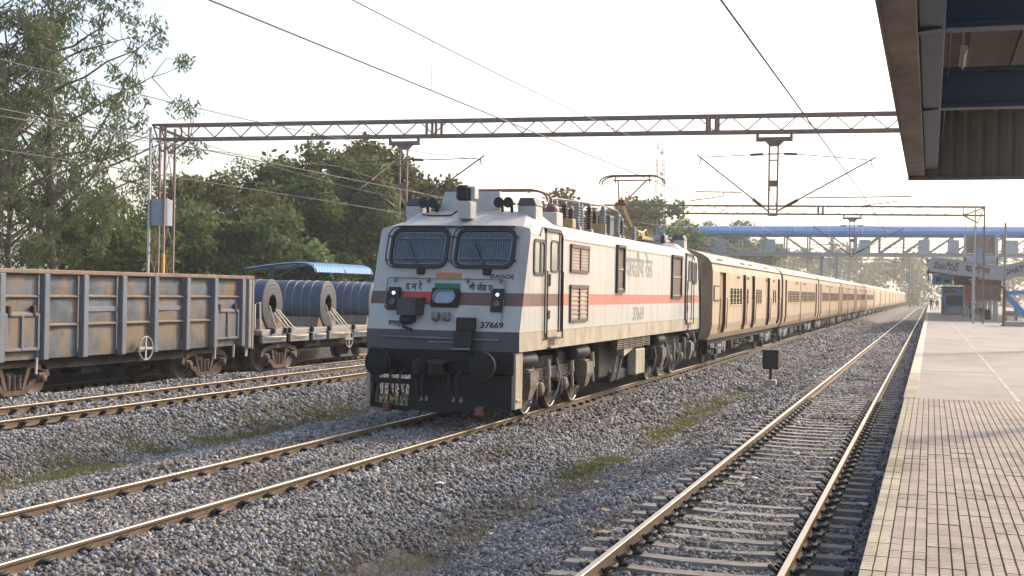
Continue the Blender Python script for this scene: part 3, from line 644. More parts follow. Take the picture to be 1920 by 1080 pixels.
for (x, y, h, mi) in [(.95,6.3,.5,1),(.55,6.6,.55,0),(.2,7.0,.62,1),(.9,7.6,.55,0),(.5,8.3,.6,1),(.1,8.8,.6,0),(.85,9.2,.6,1),(.45,9.9,.58,0),(.9,10.6,.55,1),(.2,10.8,.55,0),(-.6,7,.55,1),(-.6,9,.55,0),(.75,11.7,.45,0),(.3,5.6,.5,0),(-.5,5.8,.5,1),(.5,14.4,.35,1),(.8,17.3,.3,0)]:
    b = MB(); b.cbox((x-.1,y-.1,4.02),(x+.1,y+.1,4.14),.02,2); insulator(b, x, y, 4.14, h, .095, mi); b.lathe([(.06,0),(.06,.06),(0,.07)], (x,y,4.14+h), 'z', 8, 2); b.build('roof_insulator', [m_insul,m_insulg,m_steelg], loco)
for pts in ([(.2,7.0,4.84),(.5,8.3,4.84),(.85,9.2,4.84),(.9,10.6,4.78)], [(.3,5.6,4.78),(.55,6.6,4.80),(.9,7.6,4.78)], [(-.6,7,4.8),(-.6,9,4.8),(.2,10.8,4.78)], [(.9,10.6,4.76),(.75,11.7,4.7),(.2,13.2,4.75),(0,15.5,4.6)]):
    b = MB(); b.path(pts, .022, 6); b.build('roof_busbar', m_steelg, loco)
b = MB(); b.cbox((-.2,12.8,4.05),(.16,13.3,4.80),.02); b.build('roof_box', m_lgrey, loco)
b = MB(); b.cbox((.3,8.9,4.05),(1.0,9.0,4.35),.01); b.build('roof_bracket', m_pantoy, loco)
b = MB(); b.cbox((.2,5.0,4.03),(1.2,5.3,4.25),.02); b.build('roof_bracket', m_pantoy, loco)
b = MB(); b.cbox((-.3,17.4,4.06),(.9,18.2,4.30),.03,0); b.box((.35,17.38,4.30),(.85,17.9,4.46),1); b.build('roof_hood', [m_white,m_galv], loco)
for x in (.55,.75): b = MB(); b.lathe([(.11,0),(.10,-.03),(.04,-.16),(.03,-.42),(0,-.43)], (x,LL-1.3,4.36), 'y', 12); b.bar((x,LL-1.5,4.36),(x,LL-1.55,4.18),.05,.05); b.build('horn', m_black, loco)
def panhead(b, y, z, mi=0):
    pr = [(-1.02,-.20),(-1.0,-.10),(-.92,-.02),(-.78,.035),(-.62,.06),(.62,.06),(.78,.035),(.92,-.02),(1.0,-.10),(1.02,-.20)]
    for dy in (-.16,.16): b.path([(x,y+dy,z+dz) for x,dz in pr], .024, 6, mi)
    b.bar((-.5,y-.16,z+.03),(-.5,y+.16,z+.03),.03,.03,mi); b.bar((.5,y-.16,z+.03),(.5,y+.16,z+.03),.03,.03,mi)
# raised pantograph
b = MB(); b.cbox((-.55,15.4,4.22),(.55,15.52,4.32),.02); b.cbox((-.55,17.0,4.22),(.55,17.12,4.32),.02)
for x in (-.5,.5): b.bar((x,15.4,4.30),(x,17.1,4.30),.09,.10)
b.cbox((-.2,16.2,4.28),(.25,17.2,4.55),.04); b.path([(.45,15.6,4.4),(.5,16.1,4.55),(.45,16.7,4.4)],.03,6)
pan = b.build('pantograph', m_pantoy, loco)
b = MB(); b.tube((-.02,16.6,4.48),(-.07,15.1,5.28),.055,8,0,.042); b.tube((.10,16.55,4.46),(.02,15.1,5.24),.022,6); b.build('lower_arm', m_pantoy, pan)
b = MB(); b.lathe([(.05,-.18),(.05,.18)], (-.07,15.1,5.28), 'x', 8); b.cbox((-.16,15.02,5.24),(.06,15.2,5.42),.02); b.build('knee_joint', m_panto, pan)
b = MB(); b.tube((-.12,15.1,5.30),(-.46,16.3,6.12),.024,6); b.tube((.0,15.1,5.30),(.46,16.3,6.12),.024,6); b.tube((-.2,15.5,5.55),(.15,15.9,5.85),.009,5); b.tube((.13,15.5,5.55),(-.2,15.9,5.85),.009,5); b.build('upper_arm', m_panto, pan)
b = MB(); panhead(b, 16.3, 6.20); b.bar((-.62,16.3,6.12),(.62,16.3,6.12),.04,.04)
for x in (-.55,.55): b.bar((x,16.3,6.02),(x,16.3,6.24),.03,.03)
b.build('collector_head', m_panto, pan)
# folded pantograph
b = MB(); b.tube((-.07,5.6,4.42),(-.07,3.7,4.55),.05,8); b.tube((-.4,3.8,4.60),(-.02,5.6,4.52),.022,6); b.tube((.4,3.8,4.60),(.0,5.6,4.52),.022,6)
for x in (-.5,.5): b.bar((x,3.6,4.30),(x,5.4,4.30),.07,.07)
for x in (-.5,.5):
    for y in (3.7,5.3): b.lathe([(.07,4.06),(.05,4.1),(.07,4.14),(.05,4.18),(.07,4.22),(.04,4.28)], (x,y,0), 'z', 8)
pf = b.build('folded_pantograph', m_pantoy, loco)
b = MB(); panhead(b, 3.75, 4.74); b.build('collector_head', m_panto, pf)
# bogies
def loco_bogie(ws):
    b = MB(); yc = ws[1]
    for sx in (-1,1):
        b.cbox((sx*1.16-.09,ws[0]-.75,.70),(sx*1.16+.09,ws[2]+.75,.98),.03)
        for w_ in ws: b.cbox((sx*1.15-.10,w_-.22,.40),(sx*1.15+.10,w_+.22,.70),.04)
    b.box((-1.1,ws[0]-.6,.5),(1.1,ws[2]+.6,1.2)); b.cbox((-1.2,yc-.3,.8),(1.2,yc+.3,1.3),.05)
    bo = b.build('bogie', m_dark, loco)
    for w_ in ws:
        for sx in (-1,1):
            b = MB(); b.lathe([(.0,.075),(.20,.07),(.24,.02),(.44,.02),(.47,.06),(.545,.065),(.55,-.06),(.575,-.075),(.575,-.10),(.0,-.10)] if sx > 0 else [(.0,-.075),(.20,-.07),(.24,-.02),(.44,-.02),(.47,-.06),(.545,-.065),(.55,.06),(.575,.075),(.575,.10),(0,.10)], (sx*.90,w_,.548), 'x', 28, 0)
            xo = sx*(.90+.066)
            b.lathe([(.485,xo-sx*.004),(.487,xo+sx*.004),(.547,xo+sx*.004),(.549,xo-sx*.004)], (0,w_,.548), 'x', 28, 1, close=False)
            b.build('wheel', [m_wheeld, m_wheel], bo)
        b = MB(); b.lathe([(.12,-.06),(.15,-.05),(.15,.05),(.08,.09),(0,.1)], (1.27,w_,.55), 'x', 14); b.build('axle_box_cover', m_dusty, bo)
        for d in (-.34,.34):
            b = MB(); pts = []
            for k in range(33): a = k*.785; pts.append((1.17+.085*math.cos(a), w_+d+.085*math.sin(a), .62+.34*k/32))
            b.path(pts, .02, 5); b.build('coil_spring', m_dusty, bo)
        b = MB(); b.tube((1.33,w_+.52,.45),(1.30,w_+.46,1.12),.035,8); b.tube((1.32,w_+.49,.8),(1.30,w_+.46,1.16),.055,8); b.build('damper', m_sill, bo)
        b = MB(); b.path([(1.25,w_-.5,1.0),(1.35,w_-.45,.7),(1.3,w_-.3,.35),(1.05,w_-.1,.18)],.022,6); b.bar((1.05,w_-.62,.3),(1.05,w_-.55,.85),.08,.05); b.build('brake_rigging', m_dusty, bo)
        b = MB(); b.path([(1.28,w_-.62,1.15),(1.36,w_-.58,.75),(1.30,w_-.60,.42),(1.12,w_-.58,.12)],.02,5); b.build('sand_pipe', m_galv, bo)
    return bo
loco_bogie((2.4,4.25,6.1)); loco_bogie((14.45,16.3,18.15))
for y in (.95,5.3,14.0,18.7):
    b = MB(); b.add([(1.22,y,.98),(1.52,y,.98),(1.52,y+.55,.98),(1.22,y+.55,.98),(1.22,y,.72),(1.52,y,.72),(1.52,y+.55,.72),(1.22,y+.55,.72),(1.30,y+.18,.42),(1.42,y+.18,.42),(1.42,y+.36,.42),(1.30,y+.36,.42)],
        [(0,1,2,3),(0,1,5,4),(1,2,6,5),(2,3,7,6),(3,0,4,7),(4,5,9,8),(5,6,10,9),(6,7,11,10),(7,4,8,11),(8,9,10,11)]); b.cbox((1.28,y+.1,.98),(1.46,y+.45,1.03),.02); b.build('sandbox', m_dusty, loco)
for y0, y1 in ((.5,1.55),(4.6,5.7),(13.6,14.6)):
    b = MB(); b.lathe([(0,y0),(.12,y0+.01),(.17,y0+.06),(.17,y1-.06)], (1.32,0,1.22), 'y', 18, 0); b.lathe([(.172,y1-.06),(.165,y1),(.12,y1+.03),(0,y1+.04)], (1.32,0,1.22), 'y', 18, 1); b.build('air_reservoir', [m_black,m_dusty], loco)
b = MB(); b.cbox((-1.30,7.6,.40),(1.20,12.9,1.40),.08); b.cbox((-1.35,8.6,.3),(1.28,11.8,.6),.05); b.build('transformer_tank', m_dark, loco)
b = MB(); b.cbox((1.28,10.45,.40),(1.52,11.55,1.08),.02,0); b.build('equipment_box', m_sill, loco)
b = MB()
for k in range(5): z = 1.16+k*.05; b.box((1.38,8.2,z),(1.54,12.1,z+.022),0)
for k in range(6): b.box((1.37,8.2+k*.77,1.14),(1.53,8.26+k*.77,1.41),0)
b.build('louvre_panel', m_dusty, loco, kind='stuff')
for y in (8.3,8.9): b = MB(); b.bar((1.36,y,.35),(1.36,y+.55,1.0),.06,.04); b.build('diagonal_stay', m_dusty, loco)
b = MB(); b.add([(1.3,9.1,.95),(1.5,9.1,.95),(1.5,10.2,1.12),(1.3,10.2,1.12),(1.3,9.1,1.14),(1.5,9.1,1.14),(1.5,10.2,1.14),(1.3,10.2,1.14)], [(0,1,2,3),(4,5,6,7),(0,1,5,4),(1,2,6,5),(2,3,7,6),(3,0,4,7)]); b.build('duct', m_sill, loco)
b = MB(); b.path([(1.45,LL-.2,3.5),(1.6,LL-.1,3.0),(1.62,LL-.1,1.5),(1.5,LL+.1,1.1),(1.4,LL+.35,.55)],.03,6); b.build('jumper_cable', m_black, loco)
b = MB(); b.path([(1.35,LL+.1,1.3),(1.38,LL+.3,.9),(1.36,LL+.3,.45)],.045,6); b.cbox((1.3,LL+.2,.8),(1.46,LL+.4,1.0),.03); b.build('jumper_hose', m_galv, loco)
for sx in (-1,1): b = MB(); b.lathe([(.13,0),(.13,.35),(.10,.36),(.10,.45),(.25,.5),(.24,.55),(0,.56)], (sx*1.06,LL,1.12), 'y', 16); b.build('rear_buffer', m_dark, loco)

# ------------------------------------------------------------------ passenger coaches
CPROF = [(.95,1.44),(1.15,1.55),(1.5,1.62),(2.2,1.625),(2.82,1.625),(3.4,1.62),(3.70,1.57)]
CROOF = [(1.57,3.70),(1.46,3.86),(1.24,4.01),(.9,4.13),(.45,4.22),(0,4.26),(-.45,4.22),(-.9,4.13),(-1.24,4.01),(-1.46,3.86),(-1.57,3.70)]
CL = 22.0
def cx(z): return float(np.interp(z, [p[0] for p in CPROF], [p[1] for p in CPROF]))
def coach_shell(holes, parent):
    zs = [p[0] for p in CPROF]; ybr = sorted(set([0.0, CL]+[round(h[0],3) for h in holes]+[round(h[1],3) for h in holes]))
    b = MB()
    for i in range(len(ybr)-1):
        y0, y1 = ybr[i], ybr[i+1]; ym = (y0+y1)/2
        for j in range(len(zs)-1):
            z0, z1 = zs[j], zs[j+1]; zm = (z0+z1)/2
            if any(h[0] < ym < h[1] and h[2] < zm < h[3] for h in holes): continue
            b.add([(cx(z0),y0,z0),(cx(z0),y1,z0),(cx(z1),y1,z1),(cx(z1),y0,z1)], [(0,1,2,3)], 0)
    for y0, y1, z0, z1, d, mi in holes:
        zz = [z for z in zs if z0 <= z <= z1]
        for a, c in zip(zz, zz[1:]):
            for y in (y0, y1): b.add([(cx(a),y,a),(cx(c),y,c),(cx(c)-d,y,c),(cx(a)-d,y,a)], [(0,1,2,3)], 2)
            if mi: b.add([(cx(a)-d,y0,a),(cx(a)-d,y1,a),(cx(c)-d,y1,c),(cx(c)-d,y0,c)], [(0,1,2,3)], mi)
        for z in (z0, z1): b.add([(cx(z),y0,z),(cx(z),y1,z),(cx(z)-d,y1,z),(cx(z)-d,y0,z)], [(0,1,2,3)], 2)
    for j in range(len(zs)-1):
        z0, z1 = zs[j], zs[j+1]; b.add([(-cx(z0),0,z0),(-cx(z0),CL,z0),(-cx(z1),CL,z1),(-cx(z1),0,z1)], [(0,1,2,3)], 0)
    b.add([(-1.44,0,.95),(1.44,0,.95),(1.44,CL,.95),(-1.44,CL,.95)], [(0,1,2,3)], 1)
    end = [(cx(z),z) for z in zs]+[(x,z) for x,z in CROOF[1:-1]]+[(-cx(z),z) for z in zs[::-1]]
    for y in (0, CL): b.add([(x,y,z) for x,z in end], [tuple(range(len(end)))], 1)
    sh = b.build('body_shell', [m_coach, m_coachend, m_coachline, m_coachdoor], parent)
    b = MB(); n = len(CROOF)
    for k in range(6):
        ya, yb = CL*k/6, CL*(k+1)/6
        P = [(x,ya,z) for x,z in CROOF]+[(x,yb,z) for x,z in CROOF]
        b.add(P, [(i,i+1,n+i+1,n+i) for i in range(n-1)], 0, True)
    b.bar((1.585,0,3.70),(1.585,CL,3.70),.03,.05,1)
    b.build('roof', [m_coachroof, m_coachline], parent)
def coach_window(y0, y1, parent, grid=True):
    b = MB(); x = cx(2.5); b.add([(x-.09,y0,2.2),(x-.09,y1,2.2),(x-.09,y1,2.82),(x-.09,y0,2.82)], [(0,1,2,3)], 0)
    for k in range(4): z = 2.28+.155*k; b.box((x-.05,y0,z-.011),(x-.028,y1,z+.011),1)
    if grid: b.box((x-.055,(y0+y1)/2-.02,2.2),(x-.025,(y0+y1)/2+.02,2.82),1)
    b.box((x-.002,y0-.04,2.15),(x+.03,y1+.04,2.20),1)
    b.build('window', [m_coachwin, m_coachbar], parent)
def coach_bogie(parent, yc):
    b = MB()
    for sx in (-1,1):
        b.cbox((sx*1.18-.08,yc-1.75,.55),(sx*1.18+.08,yc+1.75,.72),.03); b.cbox((sx*1.2-.1,yc-.5,.32),(sx*1.2+.1,yc+.5,.55),.03)
    b.box((-1.1,yc-1.4,.35),(1.1,yc+1.4,.9)); bo = b.build('bogie', m_dark, parent)
    for d in (-1.45,1.45):
        for sx in (-1,1): b = MB(); b.lathe([(0,.07),(.3,.06),(.40,.065),(.455,.06),(.46,-.06),(0,-.06)], (sx*.9,yc+d,.457), 'x', 20); b.build('wheel', m_wheeld, bo)
        b = MB(); b.cbox((1.16,yc+d-.15,.32),(1.32,yc+d+.15,.60),.03); b.build('axle_box', m_dusty, bo)
        for e in (-.28,.28): b = MB(); b.lathe([(.07,.36),(.09,.40),(.07,.46),(.09,.52),(.07,.58),(.09,.64),(.07,.70)], (1.22,yc+d+e,.05), 'z', 8); b.build('coil_spring', m_galv, bo)
    for e in (-.2,.2): b = MB(); b.lathe([(.09,.2),(.11,.26),(.09,.32),(.11,.38),(.09,.44),(.11,.5),(.09,.56)], (1.26,yc+e,.12), 'z', 8); b.build('coil_spring', m_galv, bo)
def coach_common(t, full=True):
    for yc in (3.6, CL-3.6):
        if full: coach_bogie(t, yc)
        else:
            b = MB(); b.box((-1.2,yc-1.7,.25),(1.2,yc+1.7,.9)); bo = b.build('bogie', m_dark, t)
            for d in (-1.3,1.3): b = MB(); b.cbox((1.1,yc+d-.2,.1),(1.3,yc+d+.2,.7),.05); b.build('axle_box', m_dusty, bo)
    b = MB(); b.cbox((-1.2,7.2,.35),(1.25,9.4,.95),.04); b.cbox((-1.2,10.4,.45),(1.2,12.2,.95),.04); b.cbox((.6,13,.4),(1.25,14.2,.95),.04); b.box((-1.3,1,.75),(1.3,CL-1,.955)); b.build('underframe', m_dark, t)
    for y in (-.28, CL): b = MB(); b.box((-.75,y,1.0),(.75,y+.28,3.5)); b.lathe([(.1,-.1),(.1,.38),(.2,.4)] if y > 0 else [(.2,-.1),(.1,-.08),(.1,.3)], (1.0,y,1.1), 'y', 10); b.build('gangway', m_dark, t)
coach1 = thing('passenger_coach', 'tan luggage and brake coach with brown doors directly behind the locomotive', 'coach', (T2,45.35,0), 'coaches of the passenger train')
DOORS1 = [(1.6,3.1),(7.7,8.6),(10.5,11.5),(15.7,17.0),(20.3,21.3)]
WIN1 = [(4.15,4.85),(5.0,5.7),(5.85,6.55),(6.7,7.4),(8.85,9.4),(11.85,12.4),(12.55,13.1),(13.25,13.85),(18.2,18.8),(19.0,19.6)]
coach_shell([(a,c,1.15,3.4,.10,3) for a,c in DOORS1]+[(a,c,2.2,2.82,.10,0) for a,c in WIN1], coach1)
for a, c in WIN1: coach_window(a, c, coach1)
coach_common(coach1)
b = MB(); b.box((1.622,.2,2.34),(1.66,1.4,2.90),0); b.box((1.66,.25,2.39),(1.664,1.35,2.85),1); b.build('destination_board', [m_coachline, m_coach], coach1)
for a, c in DOORS1:
    for y in (a-.12, c+.12): b = MB(); b.path([(cx(1.3),y,1.3),(cx(1.3)+.06,y,1.35),(cx(2.4)+.06,y,2.4),(cx(2.4),y,2.45)], .018, 5); b.build('grab_rail', m_coachdoor, coach1)
    b = MB(); b.box((1.2,a+.1,.55),(1.5,c-.1,.60)); b.box((1.25,a+.1,.55),(1.30,a+.15,.95)); b.box((1.25,c-.15,.55),(1.30,c-.1,.95)); b.build('footstep', m_dark, coach1)
for y in (2,8,10.6,16): b = MB(); b.box((1.40,y,3.84),(1.50,y+1.0,3.90)); b.build('roof_vent', m_coachdoor, coach1)
for y in (6.0,8.9,15.3,18.3): b = MB(); b.box((1.60,y,3.22),(1.63,y+.7,3.32)); b.build('nameplate', m_coachline, coach1)
coach2 = thing('passenger_coach', 'second tan coach behind the locomotive with two long rows of barred windows', 'coach', (T2,68.25,0), 'coaches of the passenger train')
DOORS2 = [(1.0,1.75),(19.9,20.8)]
WIN2 = [(2.5+k*.80,3.08+k*.80) for k in range(8)]+[(9.9+k*.82,10.48+k*.82) for k in range(12)]
coach_shell([(a,c,1.15,3.4,.12,3) for a,c in DOORS2]+[(a,c,2.2,2.82,.10,0) for a,c in WIN2], coach2)
for a, c in WIN2: coach_window(a, c, coach2, False)
coach_common(coach2)
for y in (9.35,): b = MB(); b.box((1.60,y,1.0),(1.65,y+.22,3.4)); b.build('panel_strip', m_coachdoor, coach2)
for y in (6.5,7.3,11.2,12.0): b = MB(); b.box((1.60,y,3.22),(1.63,y+.5,3.36)); b.build('nameplate', m_coachline, coach2)
ORD = ['third','fourth','fifth','sixth']
for k in range(4):
    c = copy_tree(coach2); c.location = (T2, 68.25+22.9*(k+1), 0); c['label'] = '%s tan coach behind the locomotive, with closed brown window band' % ORD[k] if k > 1 else '%s tan passenger coach behind the locomotive' % ORD[k]
farc = thing('passenger_coach', 'seventh tan coach behind the locomotive', 'coach', (T2,68.25+22.9*5,0), 'coaches of the passenger train')
coach_shell([(a,c,1.15,3.4,.12,3) for a,c in DOORS2], farc); coach_common(farc, False)
b = MB(); b.box((1.60,2.4,2.2),(1.632,8.6,2.82)); b.box((1.60,9.8,2.2),(1.632,19.4,2.82)); b.build('window_band', m_band, farc)
ORD2 = ['eighth','ninth','tenth','eleventh','twelfth','thirteenth','fourteenth','fifteenth','sixteenth','seventeenth','eighteenth','nineteenth']
for k, wd in enumerate(ORD2):
    c = copy_tree(farc); c.location = (T2, 68.25+22.9*(6+k), 0)
    c['label'] = ('hazy %s tan coach behind the locomotive' if k < len(ORD2)-1 else 'hazy %s coach, last and farthest of the tan passenger train') % wd

# ------------------------------------------------------------------ goods wagons
def freight_bogie(parent, yc, name='bogie'):
    b = MB()
    for sx in (-1,1):
        x0 = sx*1.12
        pr = [(-1.28,.50),(-1.2,.72),(-.55,.86),(.55,.86),(1.2,.72),(1.28,.50),(.95,.36),(.62,.38),(.42,.14),(-.42,.14),(-.62,.38),(-.95,.36)]
        for (a, c) in ((0,1),(1,2),(2,3),(3,4),(4,5)): b.bar((x0,yc+pr[a][0],pr[a][1]),(x0,yc+pr[c][0],pr[c][1]),.16,.15)
        for (a, c) in ((7,8),(8,9),(9,10)): b.bar((x0,yc+pr[a][0],pr[a][1]),(x0,yc+pr[c][0],pr[c][1]),.16,.13)
        b.box((x0-sx*.08,yc-.16,.38),(0,yc+.16,.66)); b.bar((x0,yc-.55,.82),(x0,yc-.33,.2),.15,.12); b.bar((x0,yc+.55,.82),(x0,yc+.33,.2),.15,.12); b.bar((x0,yc-1.2,.6),(x0,yc-.6,.3),.14,.12); b.bar((x0,yc+1.2,.6),(x0,yc+.6,.3),.14,.12)
    bo = b.build(name, pbr('rusty bogie casting', (.11,.075,.058), .85, var=.3, scale=4), parent)
    for d in (-1,1):
        for sx in (-1,1):
            b = MB(); s = sx; b.lathe([(0,s*.07),(.12,s*.07),(.18,s*.02),(.38,s*.02),(.41,s*.06),(.455,s*.06),(.46,-s*.06),(.49,-s*.08),(.49,-s*.1),(0,-s*.1)], (sx*.9,yc+d,.46), 'x', 24); b.build('wheel', pbr('brown wheel', (.12,.09,.075), .7, var=.3), bo)
        b = MB(); b.cbox((1.05,yc+d-.16,.36),(1.26,yc+d+.16,.62),.04); b.lathe([(.11,0),(.11,.05),(0,.06)], (1.26,yc+d,.47), 'x', 10); b.build('axle_box', MATS['rusty bogie casting'], bo)
    for e in (-.2,0,.2): b = MB(); b.lathe([(.06,.22),(.08,.27),(.06,.32),(.08,.37),(.06,.42),(.08,.47),(.06,.52),(.08,.57),(.06,.6)], (1.14,yc+e,0), 'z', 8); b.build('coil_spring', MATS['rusty bogie casting'], bo)
    return bo
def handwheel(parent, x, y, z, mat):
    b = MB(); n = 20; b.path([(x,y+.34*math.cos(6.2832*k/n),z+.34*math.sin(6.2832*k/n)) for k in range(n+1)], .022, 6, 0, False)
    for a in (.5,2.07,3.64,5.21): b.bar((x,y,z),(x,y+.34*math.cos(a+1.05),z+.34*math.sin(a+1.05)),.02,.07)
    b.tube((x-.25,y,z),(x+.03,y,z),.05,8); b.build('handbrake_wheel', mat, parent)
# open wagon: local origin on rail at wagon centre
WY = 31.6
ow = thing('open_goods_wagon', 'weathered grey high-sided open goods wagon with rusty top rail', 'wagon', (T4, WY, T4Z))
HL = 6.85; WX = 1.46; WB, WT = 1.0, 3.30
b = MB(); b.box((-WX,-HL,WB),(WX-.06,HL,WB+.1)); b.box((-WX,-HL,WB),(-WX+.05,HL,WT)); b.box((-WX,-HL,WB),(WX-.06,-HL+.05,WT)); b.box((-WX,HL-.05,WB),(WX-.06,HL,WT)); b.build('tub', m_wagon, ow)
b = MB(); b.cbox((WX-.10,-HL-.02,WT-.10),(WX+.13,HL+.05,WT+.02),.02); b.cbox((-WX-.1,-HL-.02,WT-.1),(-WX+.08,HL+.05,WT+.02),.02); b.box((-WX,HL-.06,WT-.1),(WX,HL+.08,WT+.015)); b.build('top_rail', m_wagonrail, ow)
posts = [-6.75,-5.5,-3.83,-2.21,-.47,1.12,2.83,4.44,6.17]
random.seed(11)
for p in posts:
    b = MB(); b.cbox((WX-.02,p-.11,WB-.03),(WX+.16,p+.11,WT-.10),.02); b.build('side_post', m_wagonpost, ow)
b = MB(); b.cbox((WX-.08,HL-.38,WB-.1),(WX+.17,HL-.18,WT-.10),.02); b.cbox((WX-.1,HL-.06,WB-.15),(WX+.12,HL+.06,WT-.1),.02); b.build('corner_post', m_straw, ow)
pp = posts+[HL-.1]
for i in range(len(pp)-1):
    y0, y1 = pp[i]+.11, pp[i+1]-.11; door = i in (1, 7)
    lv = [WB,1.88,2.63,WT-.1] if not door else [WB,2.2,2.63,WT-.1]
    for j in range(3):
        z0, z1 = lv[j], lv[j+1]
        if y1-y0 < .3: continue
        b = MB(); n = 6; mg = {}
        P = []
        for a in range(n+1):
            for c in range(n+1):
                fy_, fz = a/n, c/n; bul = .045*math.sin(math.pi*fy_)*math.sin(math.pi*fz)*random.uniform(.3,1.5)+random.uniform(-.006,.006)
                P.append((WX-.045+bul, y0+(y1-y0)*fy_, z0+(z1-z0)*fz))
        b.add(P, [(a*(n+1)+c,(a+1)*(n+1)+c,(a+1)*(n+1)+c+1,a*(n+1)+c+1) for a in range(n) for c in range(n)], 0, True)
        b.build('side_panel', m_wagon, ow)
        if j < 2: b = MB(); b.extr([(WX-.03,z1-.035),(WX+.06,z1-.03),(WX+.06,z1-.005),(WX-.03,z1+.035)], 'y', y0, y1); b.build('side_stiffener', m_wagonrail, ow)
    if door:
        dy0, dy1 = y0+.08, y1-.08
        b = MB(); b.cbox((WX-.02,dy0,1.27),(WX+.035,dy1,2.15),.01,0)
        d = b.build('side_door', m_wagon, ow)
        b = MB()
        for y in (dy0+.03,(dy0+dy1)/2,dy1-.03): b.cbox((WX+.03,y-.045,1.25),(WX+.09,y+.045,2.16),.01)
        for z in (1.27,2.15): b.cbox((WX+.03,dy0-.03,z-.04),(WX+.08,dy1+.03,z+.04),.01)
        b.build('door_frame', m_wagonpost, d)
        for y in (dy0+.15, dy1-.2): b = MB(); b.cbox((WX-.02,y-.06,2.12),(WX+.10,y+.06,2.38),.02); b.build('hinge', m_coachline, d)
for i in (3,5): y0, y1 = pp[i]+.13, pp[i+1]-.13; b = MB(); b.cbox((WX-.02,y0,2.20),(WX+.015,y1,2.34),.01); b.build('number_panel', m_wagonpost, ow)
b = MB(); b.box((-.35,-HL,.65),(.35,HL,1.0)); b.box((-1.2,-3.5,.7),(1.2,3.4,1.0)); b.cbox((.3,-1.6,.45),(1.0,-.6,.95),.05); b.lathe([(0,-.9),(.22,-.85),(.22,.5),(0,.55)], (.6,1.6,.72), 'y', 14); b.build('underframe', m_dark, ow)
for y in (-6.0,-4.1,4.55,5.7,6.55): b = MB(); b.bar((WX+.05,y,.62),(WX+.05,y+.03,1.05),.05,.06); b.build('step_iron', m_concrete, ow)
b = MB(); b.path([(WX+.05,6.5,1.15),(WX+.08,6.45,.95),(WX+.04,6.5,.75),(WX+.08,6.44,.62)],.03,6); b.build('safety_chain', m_concrete, ow)
freight_bogie(ow, -4.5); freight_bogie(ow, 4.5); handwheel(ow, WX+.22, .5, 1.12, m_concrete)
# flat wagon
fw = thing('flat_goods_wagon', 'low flat goods wagon carrying steel coils behind the open wagon', 'wagon', (T4, 46.0, T4Z))
FH = 6.75
b = MB(); b.cbox((-1.46,-FH,1.28),(1.46,FH,1.46),.02); b.build('deck', m_straw, fw)
b = MB()
for k, (a, c) in enumerate(((-6.7,-4.95),(-4.65,-3.2),(-2.9,-1.75),(-1.5,.4),(.7,2.4),(2.7,4.4),(4.7,6.6))):
    p = MB(); p.cbox((1.36,a,1.00),(1.47,c,1.285),.02); p.build('side_skirt', m_straw if k%2 else m_wagonpost, fw)
    p = MB(); p.path([(1.47,a+.2,1.22),(1.56,a+.25,1.21),(1.56,c-.25,1.21),(1.47,c-.2,1.22)], .025, 6); p.build('lashing_bar', m_strap, fw)
b.box((-.4,-FH,.6),(.4,FH,1.28)); b.box((-1.2,-3,.75),(1.2,3,1.1)); b.build('underframe', m_dark, fw)
for y in (-6.0,-5.1,-4.8,-3.05,-1.6,.55): b = MB(); b.cbox((1.42,y-.07,1.32),(1.58,y+.07,1.52),.03); b.build('stanchion_pocket', m_black, fw)
freight_bogie(fw, -4.95); freight_bogie(fw, 4.95); handwheel(fw, 1.68, -.2, .98, m_concrete)
b = MB(); b.path([(1.3,-6.95,1.5),(1.3,-6.95,2.35),(1.3,-6.6,2.42),(1.3,-6.55,1.5)], .03, 6); b.build('end_stanchion', m_strap, fw)
def coil(yc, label):
    t = thing('steel_coil', label, 'coil', (-22.3, yc, T4Z+2.345), 'steel coils on the flat wagon', R_(5))
    LN = 2.2; r = .885
    b = MB(); b.lathe([(.34,0),(r-.03,0),(r-.008,-.01),(r,-.03),(r,-LN+.03),(r-.02,-LN),(.34,-LN)], (0,0,0), 'x', 48, 0, True, False)
    b.lathe([(.34,-LN),(.34,0)], (0,0,0), 'x', 28, 1, True, False)
    b.lathe([(.34,.002),(.45,.006),(.46,-.004),(.6,.005),(.61,-.003),(.74,.006),(.75,-.003),(r-.03,.003)], (0,0,0), 'x', 48, 2, False, False)
    b.build('coil_body', [m_coil, pbr('coil bore shade', (.006,.006,.006), .9), m_coilend], t)  # bore wall coloured black to stand for the shade deep inside
    for e in (-.45,-.8,-1.15,-1.5):
        q = MB(); rr = r+.003; n = 32; q.path([(e, rr*math.cos(6.2832*k/n), rr*math.sin(6.2832*k/n)) for k in range(n+1)], .012, 4, 0, False); q.build('steel_band', m_steelg, t)
    for a, c in (((.03,-.33,-.05),(.35,-.40,-.88)),((.03,.22,-.18),(.45,.55,-.88)),((.03,.05,-.30),(.42,.30,-.88)),((.04,.42,-.2),(.5,.85,-.88))):
        q = MB(); q.path([a,c], .026, 5); q.build('lashing_strap', m_strap, t)
    for sg_ in (-1,1): q = MB(); q.extr([(sg_*.45,-.885),(sg_*1.0,-.885),(sg_*.85,-.50),(sg_*.68,-.60)], 'x', -LN*.95, -.05); q.build('timber_chock', m_wagonrail, t)
coil(40.75,'steel coil at the near end of the flat wagon, next to the open wagon')
coil(45.2,'middle steel coil, whole in view on the flat wagon')
coil(49.65,'steel coil half hidden behind the locomotive')

